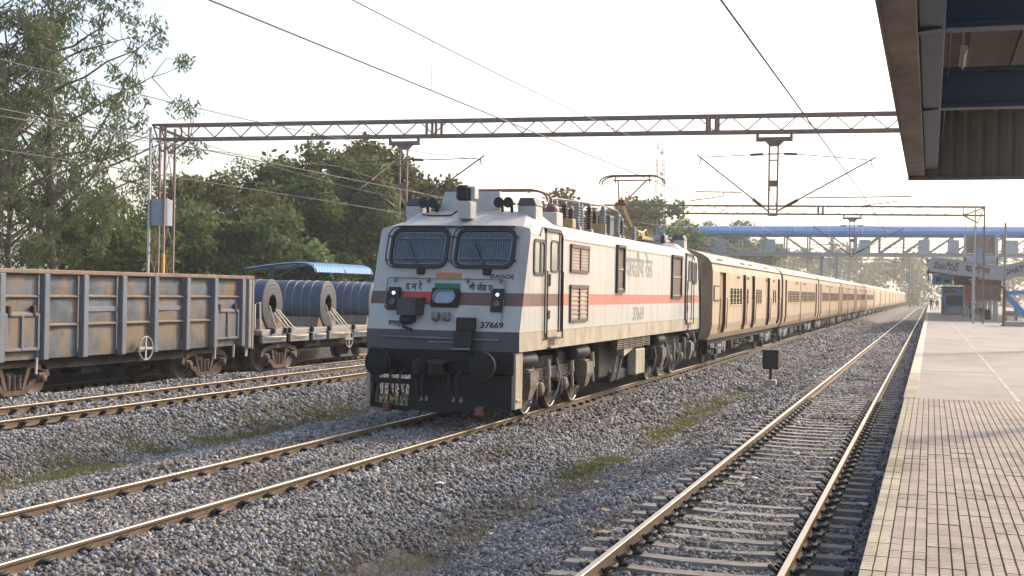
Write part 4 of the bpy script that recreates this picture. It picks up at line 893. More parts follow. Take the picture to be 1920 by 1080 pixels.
# ------------------------------------------------------------------ overhead portals and wires
def zbeam(x): return 9.28-.0085*(x+16)
def insul_between(b, p, q, r=.07, n=8, mi=1):
    p, q = V3(p), V3(q); d = q-p; L = d.length; k = max(4, int(L/.06)); pts = []; rr = []
    for i in range(k*2+1): pts.append(p+d*(i/(k*2))); rr.append(r if i%2 else r*.45)
    b.path(pts, rr, n, mi)
def lattice_mast(parent, x, y, ztop, zbot, w=.55, shroud=True, band=False):
    mx = MB(); ms = []
    for i, (dx, dy) in enumerate(((-w/2,-w/2),(w/2,-w/2),(w/2,w/2),(-w/2,w/2))):
        p = MB(); p.bar((x+dx,y+dy,zbot),(x+dx,y+dy,ztop),.085,.085); p.build('mast_leg', m_galv if i == 0 else m_gantry, parent)
    zc = zbot; up = True
    p = MB()
    while zc < ztop-2.0:
        for a, c in (((-w/2,-w/2),(w/2,-w/2)),((w/2,w/2),(-w/2,w/2)),((w/2,-w/2),(w/2,w/2)),((-w/2,w/2),(-w/2,-w/2))):
            if not up: a, c = c, a
            p.bar((x+a[0],y+a[1],zc),(x+c[0],y+c[1],zc+2.4),.026,.026)
        zc += 2.4; up = not up
    p.build('mast_lacing', m_gantry, parent, kind='stuff')
    if shroud:
        p = MB(); hh = w/2+.05; pr = rrect(x-hh,x+hh,y-hh,y+hh,hh*.75,5)
        p.extr([(a,c) for a,c in pr], 'z', 5.1, 6.22, 0, False); p.build('sheet_shroud', pbr('blue grey shroud', (.24,.28,.33), .5, var=.15), parent)
    if band: p = MB(); p.box((x+w/2-.055,y-w/2-.055,zbot),(x+w/2+.055,y-w/2+.055,3.9)); p.build('painted_band', m_yellowband, parent)
def portal(label, y, x0, x1, drops, lmast=True, rmast=True, detail=True, ground=-.7):
    t = thing('overhead_line_portal', label, 'gantry', (0,y,0), 'overhead line portals')
    d = .28
    for dy in (-d,d):
        for dz in (0,-.60):
            p = MB(); n = 6
            for k in range(n):
                xa, xb = x0+(x1-x0)*k/n, x0+(x1-x0)*(k+1)/n
                p.bar((xa,dy,zbeam(xa)+dz),(xb,dy,zbeam(xb)+dz),.08,.10)
            p.build('chord', m_gantry, t)
    if detail:
        step = .62; k = 0; x = x0+1.2
        dm = MB(); dm.bar((0,0,-.56),(step,0,-.02),.03,.04); DA = dm.mesh('lattice_bar', m_gantry)
        dm = MB(); dm.bar((0,0,-.02),(step,0,-.56),.03,.04); DB = dm.mesh('lattice_bar', m_gantry)
        while x < x1-1.2:
            link('lattice_bar', DA if k%2 else DB, t, (x,-d,zbeam(x)))
            k += 1; x += step
    p = MB(); x = x0+1
    k = 0
    while x < x1-1:
        for z in (0,-.6): p.bar((x,-d,zbeam(x)+z),(x+.7,d,zbeam(x)+z),.025,.025)
        if not detail: p.bar((x,-d,zbeam(x)+(-.02 if k%2 else -.56)),(x+.7,-d,zbeam(x)+(-.56 if k%2 else -.02)),.04,.04)
        x += .7; k += 1
    p.build('beam_lacing', m_gantry, t, kind='stuff')
    for xs_ in (-19.2,-18.8,-8.0,-7.67):
        for dy in (-d-.02,d+.02): p = MB(); p.bar((xs_,dy,zbeam(xs_)-.62),(xs_,dy,zbeam(xs_)+.02),.10,.06); p.build('splice_plate', m_gantry, t)
    for on, xm, sg in ((lmast,x0+.35,1),(rmast,x1-.35,-1)):
        if not on: continue
        lattice_mast(t, xm, 0, zbeam(xm)-.1, ground if sg > 0 else PZ, .74 if sg > 0 else .62, True, sg > 0)
        for dy in (-d,d):
            p = MB(); zt = zbeam(xm); p.bar((xm-sg*.3,dy,zt),(xm+sg*.15,dy,zt-1.15),.06,.06); p.bar((xm+sg*.15,dy,zt-1.15),(xm+sg*1.1,dy,zt-.6),.06,.07); p.bar((xm-sg*.3,dy,zt-.05),(xm+sg*1.1,dy,zt-.58),.05,.06); p.bar((xm+sg*1.1,dy,zt-.6),(xm+sg*1.1,dy,zt),.06,.06); p.build('knee_brace', m_gantry, t)
    for c, arms in drops:
        zb = zbeam(c)-.65
        p = MB(); p.bar((c-.6,0,zb-.22),(c+.65,0,zb-.22),.30,.14); p.bar((c-.6,0,zb-.3),(c-.6,0,zb+.05),.10,.08); p.bar((c+.63,0,zb-.3),(c+.63,0,zb+.05),.10,.08); p.extr([(c-.33,zb-.28),(c+.37,zb-.28),(c+.17,zb-.48),(c-.15,zb-.48)], 'y', -.1, .1)
        for s in (-1,1): p.bar((c+s*.16,0,zb-.45),(c+s*.15,0,5.5),.06,.07)
        for z in (7.78,7.55,5.52,5.75,6.6): p.bar((c-.16,0,z),(c+.16,0,z),.05,.05)
        p.bar((c-.15,0,6.70),(c+.15,0,6.70),.06,.22); p.bar((c-.15,0,6.6),(c+.15,0,5.8),.025,.025)
        dp = p.build('drop_post', m_gantry, t)
        for xe, ze, sg in arms:
            p = MB(); s = sg
            p.tube((c+s*.16,0,7.78),(c+s*.38,0,7.78),.022,6); insul_between(p,(c+s*.38,0,7.78),(c+s*.85,0,7.76)); p.tube((c+s*.85,0,7.76),(xe-s*.15,0,ze),.018,6); p.build('stay_arm', [m_wire, m_insul], dp)
            p = MB(); q0 = V3((c+s*.17,0,5.68)); q1 = V3((xe,0,ze)); dd = (q1-q0); a = q0+dd*.09; e = q0+dd*.22
            p.tube(q0, a, .03, 6); insul_between(p, a, e, .085); p.tube(e, q1+dd*.05, .028, 6); p.path([q1,q1+Vector((-s*.02,0,-.12)),q1+Vector((s*.05,0,-.28))],.02,5); p.build('bracket_arm', [m_wire, m_insul], dp)
            p = MB(); zz = 6.38 if s < 0 else 6.16; xa, xb = (c-1.15, xe-.15) if s < 0 else (c+1.15, xe+1.4)
            p.tube((xa,0,zz),(xb,0,zz+.03),.022,6); xq = xe+(.9 if s < 0 else .9)
            p.path([(xq,0,zz),(xq,0,zz-.16),(xq-.1,0,zz-.15),(xq-1.3,0,zz-.32)],.016,5); p.build('steady_arm', m_wire, dp)
    return t
DR = [(-5.57,[(-8.28,7.70,-1),(-2.1,7.52,1)]),(-20.3,[(-23.0,7.7,-1),(-17.0,7.80,1)])]
portal('near overhead portal spanning all the tracks above the locomotive', 47.7, -31.9, 3.9, DR)
portal('second overhead portal just in front of the footbridge', 97.0, -31.9, 3.6, DR)
for y, nm in ((215,'overhead portal seen small beyond the footbridge'),(265,'overhead portal farther down the line beyond the footbridge'),(330,'faintest overhead portal far down the hazy line')):
    portal(nm, y, -20, -3.6+.4, [(-5.57,[(-8.28,7.7,-1)])], True, True, False, -.5)
b = MB()
def span(y0, y1, zs, sag, n=14): return [(y0+(y1-y0)*k/n, zs-sag*4*(k/n)*(1-k/n)) for k in range(n+1)]
SUP = [-2.3,47.7,97.0,150,215,265,330]
def overhead(label, x, zc, zm, stag, sag, mess=True, y_end=6):
    t = thing('overhead_wire', label, 'wire', (0,0,0), 'overhead wires')
    p = MB(); pts = [(x+(stag if k%2 else -stag), y, zc) for k, y in enumerate(SUP[:y_end])]; p.path(pts, .014, 5); p.build('contact_wire', m_wire, t)
    if mess:
        p = MB(); pts = []
        for k in range(y_end-1):
            for yy_, zz in span(SUP[k], SUP[k+1], zm, sag): pts.append((x+(stag if k%2 else -stag)*(1-2*(yy_-SUP[k])/(SUP[k+1]-SUP[k])), yy_, zz))
        p.path(pts, .011, 5); p.build('messenger_wire', m_wire, t)
        for yy_ in (13.4,22.1,31,38,58,67,76,85):
            k = 0 if yy_ < 47.7 else 1; f_ = (yy_-SUP[k])/(SUP[k+1]-SUP[k]); xx = x+(stag if k%2 else -stag)*(1-2*f_)
            p = MB(); p.tube((xx,yy_,zc),(xx,yy_,zm-sag*4*f_*(1-f_)),.005,4); p.build('dropper', m_wire, t)
overhead('overhead wire pair running above the white locomotive', T2+.1, 6.28, 7.62, .15, .42)
overhead('single overhead wire above the platform track', T1-.05, 5.83, 7.5, .12, .3, False)
overhead('overhead wire pair above the empty middle track', T3, 5.95, 7.75, .15, .85)
overhead('overhead wire pair above the goods wagons', T4, 6.05, 7.55, .2, .65)
t = tag(MB().path([(-30.5,y,z) for y,z in span(-2,47.7,8.9,.9)]+[(-30.5,y,z) for y,z in span(47.7,97,8.9,.9)[1:]], .012, 5).build('return_conductor', m_wire), 'thin wire strung along the far left mast behind the goods train', 'wire', 'overhead wires')
p = MB(); p.path([(-20.2,47.5,8.0),(-19.2,42.5,6.6)], .012, 5); insul_between(p, (-19.2,42.5,6.6),(-19.05,41.8,6.4), .09); p.path([(-19.05,41.8,6.4),(-18.8,40.5,6.05)], .012, 5)
tag(p.build('anchor_wire', [m_wire, m_insul]), 'slanting tie wire with an insulator above the left of the locomotive roof', 'wire', 'overhead wires')
# dwarf signal beside the line
sg = thing('dwarf_signal', 'small black shunt signal box on a white block between the tracks', 'signal', (-4.95,42.6,-.42))
b = MB(); b.cbox((-.19,-.16,0),(.19,.16,.24),.03); b.build('base_block', m_concrete, sg)
b = MB(); b.tube((0,0,.24),(0,0,.6),.05,8); b.build('post', m_black, sg)
b = MB(); b.cbox((-.26,-.12,.58),(.26,.14,1.20),.03); b.bar((-.28,-.02,1.2),(.28,-.02,1.2),.34,.03); b.build('signal_box', m_black, sg)

# ------------------------------------------------------------------ footbridge
fb = thing('footbridge', 'blue roofed steel lattice footbridge crossing over all the tracks', 'footbridge', (0,160,0))
FX0, FX1 = -34, 22
b = MB(); b.box((FX0,0,7.45),(FX1,3.0,7.72)); b.build('deck', m_galv, fb)
b = MB(); n = 44
pr = [(-.35,10.02),(.1,10.5),(.9,11.0),(1.5,11.18),(2.1,11.0),(2.9,10.5),(3.35,10.02)]
for k in range(len(pr)-1): b.add([(FX0,pr[k][0],pr[k][1]),(FX1,pr[k][0],pr[k][1]),(FX1,pr[k+1][0],pr[k+1][1]),(FX0,pr[k+1][0],pr[k+1][1])], [(0,1,2,3)])
b.box((FX0,-.37,9.98),(FX1,-.33,10.12)); b.build('roof', m_blue, fb)
for k in range(14):
    x = FX0+2+k*4; b = MB(); b.path([(x,p_[0],p_[1]+.02) for p_ in pr[:4]],.05,5); b.build('roof_seam', m_blue, fb)
m_fbw = pbr('pale grey bridge steel', (.40,.41,.42), .6, var=.12, scale=2, dirt=(.25,.19,.16), damt=.5, dscale=(1,1,1))
for dy in (0,3.0):
    b = MB(); b.box((FX0,dy-.1,9.85),(FX1,dy+.1,10.02)); b.box((FX0,dy-.12,7.72),(FX1,dy+.12,7.88)); b.build('chord', m_fbw, fb)
    x = FX0; k = 0
    while x < FX1-.1:
        b = MB(); b.bar((x,dy,7.8),(x,dy,9.9),.17,.17); b.build('truss_vertical', m_fbw, fb)
        b = MB(); s = x < -10
        b.bar((x,dy,9.85 if s else 7.85),(x+2.8,dy,7.85 if s else 9.85),.17,.17); b.build('truss_diagonal', m_fbw, fb)
        if dy == 0:
            b = MB(); b.bar((x,dy+.15,8.9),(x+2.8,dy+.15,8.9),.05,.05); b.build('handrail', m_fbw, fb)
        x += 2.8; k += 1
for x in (-25.8,-19.6,-8.3,-1.5,1.8,8.3): b = MB(); b.box((x,-.16,7.9),(x+1.3,-.08,9.45)); b.build('sheet_panel', m_galv, fb)
for x in (-28,-12.8,5.4): 
    for dx in (0,1.8):
        for dy in (.3,2.7): b = MB(); b.bar((x+dx,dy,-.6),(x+dx,dy,7.45),.28,.28); b.build('bridge_leg', m_fbw, fb)
b = MB(); b.box((3.6,-3.2,6.0),(3.85,.1,10.0)); b.box((7.0,-3.2,2.0),(7.3,.1,10.0)); b.box((3.85,-.25,7.9),(7.0,-.15,9.95),1); b.box((3.6,-3.2,6.6),(7.3,-3.0,7.3)); b.box((3.6,-3.25,7.3),(7.3,-3.15,7.45)); b.build('stair_landing', [m_fbw, m_coachend], fb)
b = MB()
for k in range(24): b.box((4.0,-3.2-k*.3,7.1-k*.26),(6.9,-2.88-k*.3,7.16-k*.26))
b.bar((3.9,-3,7.2),(3.9,-10.4,.9),.1,.35); b.bar((7.0,-3,7.2),(7.0,-10.4,.9),.1,.35); b.build('stair_flight', m_fbw, fb, kind='stuff')

# ------------------------------------------------------------------ near canopy (overhead, right)
cn = thing('platform_canopy', 'near platform canopy with beige eave and dark blue beams, upper right', 'canopy', (0,0,0))
CX0, CX1, CY0, CY1 = -.52, 2.5, 2.0, 29.8
b = MB(); n = int((CY1-CY0)/.075)
P = []
for k in range(n+1):
    y = CY0+(CY1-CY0)*k/n; z = 6.70+.022*math.sin(k*math.pi/2)
    P += [(CX0,y,z),(CX1,y,z+.45)]
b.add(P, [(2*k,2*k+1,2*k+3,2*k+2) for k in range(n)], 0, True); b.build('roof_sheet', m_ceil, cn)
b = MB(); b.cbox((CX0+.02,CY0,5.30),(-.17,CY1-.02,5.36),.01); b.build('soffit_board', m_beige, cn)
b = MB(); b.box((CX0,CY0,5.26),(CX0+.025,CY1,6.72)); b.build('eave_fascia', m_beige, cn)
b = MB(); b.cbox((-.16,CY0,5.42),(.10,CY1-.1,5.50),.01); b.box((-.05,CY0,5.50),(-.01,CY1-.1,5.92)); b.cbox((-.16,CY0,5.92),(.10,CY1-.1,6.0),.01); b.build('edge_beam', m_bluesteel, cn)
for y in (4.5,9.2,14.4,20.4):
    b = MB(); b.cbox((.10,y-.14,5.45),(CX1,y+.14,5.52),.01); b.box((.10,y-.02,5.52),(CX1,y+.02,6.0)); b.cbox((.10,y-.14,6.0),(CX1,y+.14,6.06),.01); b.build('cross_beam', m_bluesteel, cn)
    b = MB(); b.bar((-.42,y-.3,5.40),(.06,y-.3,5.46),.16,.12); b.build('eave_bracket', m_bluesteel, cn)
for y in (11.5,17.5): b = MB(); b.bar((.35,y-.6,5.72),(.35,y+.6,5.72),.09,.06,0); b.tube((.35,y-.58,5.67),(.35,y+.58,5.67),.016,6,1); b.bar((.35,y-.5,5.75),(.35,y-.5,6.7),.012,.012,0); b.bar((.35,y+.5,5.75),(.35,y+.5,6.7),.012,.012,0); b.build('tube_lamp', [m_concrete,m_signgrey], cn)
b = MB(); b.path([(.18,CY0,5.95),(.19,8,5.9),(.17,14,5.96),(.19,20,5.88),(.17,29,5.95)],.012,5); b.build('conduit', m_black, cn)
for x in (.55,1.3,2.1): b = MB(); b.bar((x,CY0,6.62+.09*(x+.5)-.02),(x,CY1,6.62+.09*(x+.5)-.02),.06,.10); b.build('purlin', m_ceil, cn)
for x in (2.1,):
    b = MB(); b.path([(x,9.2,5.44),(x-.1,15,5.40),(x,20.4,5.44)],.02,5); b.build('cable', m_concrete, cn)
P = []; b = MB(); nn = 60
for k in range(nn+1):
    x = CX0+(CX1-CX0)*k/nn; dy = .02 if (k%6) in (0,1) else 0
    P += [(x,CY1+dy,5.26),(x,CY1+dy,6.68+.088*(x-CX0))]
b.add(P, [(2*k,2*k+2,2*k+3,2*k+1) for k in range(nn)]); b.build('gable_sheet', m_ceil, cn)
b = MB(); b.cbox((CX0,CY1-.05,5.20),(CX1,CY1+.06,5.27),.01); b.build('gable_trim', m_beige, cn)
for y in (9.2,20.4): b = MB(); b.cbox((2.1,y-.15,PZ),(2.4,y+.15,5.45),.02); b.build('column', m_bluesteel, cn)

# ------------------------------------------------------------------ far canopy with the station name
cf = thing('butterfly_canopy', 'far platform canopy with valley roof and station name fascia', 'canopy', (0,108,0))
def zf(x): return 5.72-(x+.36)*.125 if x < 5.3 else 5.01+(x-5.3)*.27
for x0, x1 in ((-.36,5.3),(5.3,12.0)):
    b = MB(); b.add([(x0,0,zf(x0)),(x1,0,zf(x1)),(x1,60,zf(x1)),(x0,60,zf(x0)),(x0,0,zf(x0)-.12),(x1,0,zf(x1)-.12),(x1,60,zf(x1)-.12),(x0,60,zf(x0)-.12)], [(0,1,2,3),(4,5,6,7),(0,1,5,4),(1,2,6,5),(2,3,7,6),(3,0,4,7)]); b.build('roof_wing', m_sheet, cf)
b = MB(); b.add([(-.45,-.06,5.25),(.1,-.06,5.80),(5.3,-.06,5.14),(5.3,-.06,4.05),(-.1,-.06,4.72)], [(0,1,2,3,4)]); b.add([(5.3,-.06,5.14),(12,-.06,6.9),(12,-.06,5.8),(5.3,-.06,4.05)], [(0,1,2,3)])
b.add([(-.45,.02,5.25),(.1,.02,5.80),(5.3,.02,5.14),(5.3,.02,4.05),(-.1,.02,4.72)], [(0,1,2,3,4)]); b.add([(5.3,.02,5.14),(12,.02,6.9),(12,.02,5.8),(5.3,.02,4.05)], [(0,1,2,3)])
b.bar((.1,-.02,5.82),(5.3,-.02,5.16),.16,.08); b.bar((5.3,-.02,5.16),(12,-.02,6.92),.16,.08); fa = b.build('name_fascia', m_signgrey, cf)
link('lettering', text_mesh('lettering', 'ఘటకేసర్', .78, m_blacktext, .015, .64), fa, (1.12,-.075,5.10), (0,.127,0))
link('lettering', text_mesh('lettering', 'घटकेसर', .72, m_blacktext, .03, .86), fa, (3.5,-.075,4.84), (0,.127,0))
link('lettering', text_mesh('lettering', 'GHATKESAR', .64, m_blacktext, .025, .80, spacing=1.1), fa, (6.95,-.075,5.03), (0,-.257,0))
b = MB(); b.box((-.2,0,4.55),(5,.2,4.85)); b.box((-.3,.5,4.6),(-.2,60,4.9)); b.build('fascia_beam', m_bluesteel, cf)
for y in (4,14,24,36,48):
    b = MB(); b.cbox((4.9,y-.15,PZ),(5.2,y+.15,4.9),.02); b.bar((5.05,y,4.2),(1.0,y,5.3),.12,.25); b.bar((5.05,y,4.2),(9.0,y,5.7),.12,.25); b.build('column', m_galv, cf)
hb = thing('hanging_sign', 'blue hanging sign board under the left edge of far canopy', 'sign', (.9,112,4.05)); b = MB(); b.cbox((-.8,-.06,-.35),(.8,.06,.45),.02); b.build('board', m_bluelt, hb)
b = MB(); b.bar((-.6,0,.45),(-.6,0,.75),.03,.03); b.bar((.6,0,.45),(.6,0,.75),.03,.03); b.build('hanger', m_black, hb)
b = MB(); b.box((-.5,-.066,-.1),(-.1,-.061,.25)); b.box((.15,-.066,-.2),(.6,-.061,.05)); b.build('print', m_navytext, hb)
hb = thing('indicator_board', 'dark electronic coach indicator with red digits under far canopy', 'sign', (2.75,112,4.05)); b = MB(); b.cbox((-.95,-.08,-.35),(.95,.08,.35),.02); b.build('housing', m_black, hb)
b = MB()
for x, z, w_, h_ in ((.35,.10,.22,.05),(.55,-.06,.05,.24),(.70,.10,.14,.05),(.40,-.12,.16,.05)): b.box((x-w_/2,-.088,z-h_/2),(x+w_/2,-.082,z+h_/2))
b.build('display', emit('red display segments', (1,.14,.03), .4), hb, kind='stuff'); b = MB(); b.bar((-.7,0,.35),(-.7,0,.7),.03,.03); b.bar((.7,0,.35),(.7,0,.7),.03,.03); b.build('hanger', m_black, hb)
ks = thing('platform_stall', 'blue painted stall on the platform under far canopy', 'stall', (2.55,150,PZ))
b = MB(); b.cbox((-1.4,-1.2,0),(1.4,1.2,2.9),.04,0); b.build('cabin', m_bluelt, ks); b = MB(); b.cbox((-1.6,-1.6,2.9),(1.6,1.3,3.05),.02); b.build('roof', m_bluesteel, ks); b = MB(); b.box((-.9,-1.24,1.0),(1.0,-1.2,2.1)); b.build('counter_opening', m_dark, ks); b = MB(); b.box((-.7,-1.26,.15),(.5,-1.21,.75)); b.build('poster', m_signgrey, ks); b = MB(); b.box((-1.2,-1.25,2.35),(.0,-1.2,2.75)); b.build('sign_panel', m_brickred, ks)
for x, y, h, lab in ((3.3,130,3.4,'tall white upright board left of the canopy columns'),):
    t = thing('display_board', lab, 'board', (x,y,PZ)); b = MB(); b.cbox((-.35,-.06,.3),(.35,.06,h),.02); b.build('panel', m_concrete, t); b = MB(); b.bar((-.3,0,0),(-.3,0,.3),.06,.06); b.bar((.3,0,0),(.3,0,.3),.06,.06); b.build('legs', m_black, t)
t = thing('brown_notice_board', 'brown and cream notice board hanging under far canopy', 'board', (4.35,109.5,3.15)); b = MB(); b.cbox((-1.0,-.06,-.55),(1.0,.06,.55),.02); b.build('panel', m_beige, t); b = MB(); b.box((-1.02,-.08,.55),(1.02,.08,.95)); b.build('header', m_brickred, t); b = MB(); b.box((-1.02,-.08,-.72),(1.02,.08,-.55)); b.build('footer', m_coachdoor, t); b = MB(); b.bar((-.8,0,.9),(-.8,0,1.35),.03,.03); b.bar((.8,0,.9),(.8,0,1.35),.03,.03); b.build('hanger', m_black, t)
t = thing('red_poster_board', 'small red poster board beside the notice board', 'board', (3.0,113,2.3)); b = MB(); b.cbox((-.3,-.04,0),(.3,.04,1.5),.02); b.build('panel', pbr('red poster', (.42,.10,.06), .6), t); b = MB(); b.bar((0,0,-1.5),(0,0,0),.06,.06); b.build('post', m_galv, t)
# platform poles, plinth and blue frame
t = thing('platform_pole', 'slender pole with maroon lower third in front of station name', 'pole', (4.69,91.7,PZ)); b = MB(); b.cbox((-.2,-.2,0),(.2,.2,.06),.01); b.tube((0,0,.05),(0,0,2.6),.11,10); b.build('lower_pole', m_brickred, t); b = MB(); b.tube((0,0,2.6),(0,0,6.9),.07,10); b.build('upper_pole', m_steelg, t)
for k, (x, y, lab) in enumerate(((3.05,104,'pale pole left of the portal mast under the name board'),)):
    t = tag(MB().tube((0,0,0),(0,0,4.3),.07,8).build('support_pole', m_concrete, None, (x,y,PZ)), lab, 'pole')
t = thing('blue_column', 'bright blue bent steel column on concrete plinth at right edge', 'column', (6.6,92,PZ))
b = MB(); b.cbox((-1.9,-1.2,0),(2,1.2,.32),.03); b.build('plinth', m_concrete, t)
b = MB(); b.bar((-1.85,0,2.15),(-.30,0,.45),.30,.34); b.bar((-.34,0,.55),(-.2,0,.3),.34,.30); b.bar((-1.8,0,2.2),(3,0,2.5),.25,.26); b.build('leg_frame', m_bluelt, t)
b = MB(); b.bar((-1.75,0,2.3),(-2.2,0,2.75),.12,.12); b.box((-.6,-.1,2.5),(.6,.1,3.1)); b.build('bracket', m_bluesteel, t)
for k, (x, y, lab) in enumerate(((6.2,104,'dark bench at right under far canopy'),(4.1,121,'bench beside the middle canopy columns'))):
    t = thing('platform_bench', lab, 'bench', (x,y,PZ)); b = MB(); b.cbox((-.9,-.2,.40),(.9,.22,.46),.01); b.build('seat', m_steelg, t); b = MB(); b.cbox((-.9,.2,.5),(.9,.24,.9),.01); b.build('backrest', m_steelg, t)
    for xx in (-.7,.7): b = MB(); b.bar((xx,0,0),(xx,0,.4),.06,.3); b.build('leg', m_black, t)
# dustbin-like drums
for x, y, lab in ((4.75,118,'dark drum bin beside the white pillar'),): t = tag(MB().lathe([(.25,0),(.28,.05),(.28,.75),(.24,.8),(0,.82)], (0,0,0), 'z', 14).build('drum_bin', m_black, None, (x,y,PZ)), lab, 'bin')

# ------------------------------------------------------------------ people (far along the platform)
def person(label, loc, rz, shirt, trouser, pose='stand', h=1.68):
    J = {'pel':(0,0,.93),'waist':(0,0,1.08),'chest':(0,0,1.30),'neck':(0,0,1.46),'head':(0,-.02,1.58),'top':(0,-.01,1.68)}
    R = {'pel':(.15,.11),'waist':(.14,.10),'chest':(.17,.11),'neck':(.055,.055),'head':(.085,.10),'top':(.06,.07)}
    E = [('pel','waist'),('waist','chest'),('chest','neck'),('neck','head'),('head','top')]
    for s, n in ((-1,'l'),(1,'r')):
        st = .10 if n == 'l' else -.10
        if pose == 'walk': kn, ft = (s*.10,-st*.9-.04,.50), (s*.10,-st*2.2,.08)
        else: kn, ft = (s*.12,-.02,.50), (s*.14,.02,.08)
        J.update({'hip'+n:(s*.10,0,.86),'knee'+n:kn,'ank'+n:ft,'toe'+n:(ft[0],ft[1]-.16,.04),'sho'+n:(s*.20,0,1.38),'elb'+n:(s*.27,.03,1.10),'wri'+n:(s*.27,-.07,.87),'han'+n:(s*.26,-.10,.76)})
        R.update({'hip'+n:(.10,.10),'knee'+n:(.065,.065),'ank'+n:(.045,.05),'toe'+n:(.045,.035),'sho'+n:(.075,.075),'elb'+n:(.05,.05),'wri'+n:(.035,.035),'han'+n:(.03,.045)})
        E += [('pel','hip'+n),('hip'+n,'knee'+n),('knee'+n,'ank'+n),('ank'+n,'toe'+n),('chest','sho'+n),('sho'+n,'elb'+n),('elb'+n,'wri'+n),('wri'+n,'han'+n)]
    ks_ = list(J); me = bpy.data.meshes.new('body'); me.from_pydata([J[k] for k in ks_], [(ks_.index(a),ks_.index(c)) for a,c in E], [])
    o = bpy.data.objects.new('body', me); COL.objects.link(o); md = o.modifiers.new('s','SKIN')
    for i, k in enumerate(ks_): me.skin_vertices[0].data[i].radius = R[k]; me.skin_vertices[0].data[i].use_root = (k == 'pel')
    o.modifiers.new('d','SUBSURF').levels = 1; bpy.context.view_layer.update()
    m2 = bpy.data.meshes.new_from_object(o.evaluated_get(bpy.context.evaluated_depsgraph_get())); bpy.data.objects.remove(o)
    sk = pbr('skin brown', (.20,.105,.06), .6, var=.05); hair = pbr('black hair', (.015,.012,.01), .7)
    m2.materials.clear()
    for q in (shirt, trouser, sk, hair, m_black): m2.materials.append(q)
    for f in m2.polygons:
        c = f.center; z = c.z; f.use_smooth = True
        f.material_index = 4 if z < .10 else 1 if z < .98 and abs(c.x) < .23 else 3 if (z > 1.60 or (z > 1.52 and c.y > 0)) else 2 if z > 1.45 or (abs(c.x) > .22 and z < 1.05) else 0
    p = link('person', m2, None, loc, (0,0,rz)); p.scale = (h/1.72,)*3
    return tag(p, label, 'person', 'people on the platform')
cl = {k: pbr('cloth '+k, c, .85, var=.1) for k, c in dict(dark=(.03,.03,.04), navy=(.03,.045,.10), white=(.5,.5,.5), red=(.35,.05,.05), grey=(.12,.12,.13), green=(.06,.13,.07), khaki=(.22,.17,.10)).items()}
person('person in dark clothes standing at the far platform edge', (.12,196,PZ), 0, cl['dark'], cl['dark'])
person('person in grey walking just right of the dark figure', (.95,202,PZ), 2.6, cl['grey'], cl['grey'], 'walk')
person('person in red shirt standing left of the blue stall', (1.3,148.4,PZ), 1.2, cl['red'], cl['dark'])
person('person in navy shirt beside the white board', (3.45,126.5,PZ), 2.8, cl['navy'], cl['dark'])
person('person in white shirt under the brown notice board', (4.2,119.5,PZ), .5, cl['white'], cl['navy'])
person('person in green shirt under the middle of far canopy', (3.75,127,PZ), 3.4, cl['green'], cl['dark'], 'walk')
person('person in khaki standing at the right under far canopy', (6.35,107,PZ), 1.0, cl['khaki'], cl['dark'])

# ------------------------------------------------------------------ blue shelter beyond the goods train
sh = thing('platform_shelter', 'small shelter with curved blue corrugated roof behind the steel coils', 'shelter', (-31.0,60.85,.45))
b = MB(); n = 90; P = []
arc = [(1.95,2.88),(1.88,3.06),(1.72,3.22),(1.45,3.32),(.9,3.36),(0,3.30),(-1.0,3.18),(-2.1,3.02)]
for k in range(n+1):
    y = -3.4+6.8*k/n; w_ = .028*(1 if (k//2)%2 else -1)
    for q, (x, z) in enumerate(arc): P.append((x+(w_ if q < 3 else 0),y,z+(w_ if q > 1 else 0)))
m7 = len(arc); b.add(P, [(k*m7+j,(k+1)*m7+j,(k+1)*m7+j+1,k*m7+j+1) for k in range(n) for j in range(m7-1)]); b.build('roof_sheet', pbr('sky blue sheet', (.22,.42,.62), .4, var=.1, scale=1), sh)
for y in (-3.3,0,3.3):
    b = MB(); b.path([(x,y,z-.06) for x,z in arc],.045,6); b.bar((-.6,y,0),(-.6,y,3.2),.16,.16); b.bar((-.6,y,2.4),(1.0,y,3.28),.08,.08); b.build('frame', m_bluesteel, sh)

# ------------------------------------------------------------------ radio mast
rt = thing('radio_mast', 'faint lattice radio mast in the haze behind the pantograph', 'mast', (-86.2,420,-1))
m_rm = [pbr('mast red', (.40,.16,.13), .6), pbr('mast white', (.55,.54,.53), .6)]
for k in range(8):
    z0, z1 = k*6.8, (k+1)*6.8; w0, w1 = 2.2-.16*k, 2.2-.16*(k+1); b = MB()
    for sx, sy in ((-1,-1),(1,-1),(1,1),(-1,1)): b.bar((sx*w0,sy*w0,z0),(sx*w1,sy*w1,z1),.22,.22)
    for q in range(4):
        za, zb = z0+1.7*q, z0+1.7*(q+1)
        b.bar((-w0,-w0,za),(w1,-w0,zb),.10,.10); b.bar((w0,-w0,za),(-w1,-w0,zb),.10,.10); b.bar((w0,-w0,za),(w0,w0,zb),.1,.1); b.bar((-w0,-w0,zb),(w0,-w0,zb),.1,.1)
    b.build('mast_section', m_rm[k%2], rt)
for z in (36,43,50): b = MB(); b.lathe([(.6,0),(.6,.4),(0,.5)], (.8,-2.0,z), 'y', 10); b.build('dish', m_rm[1], rt)

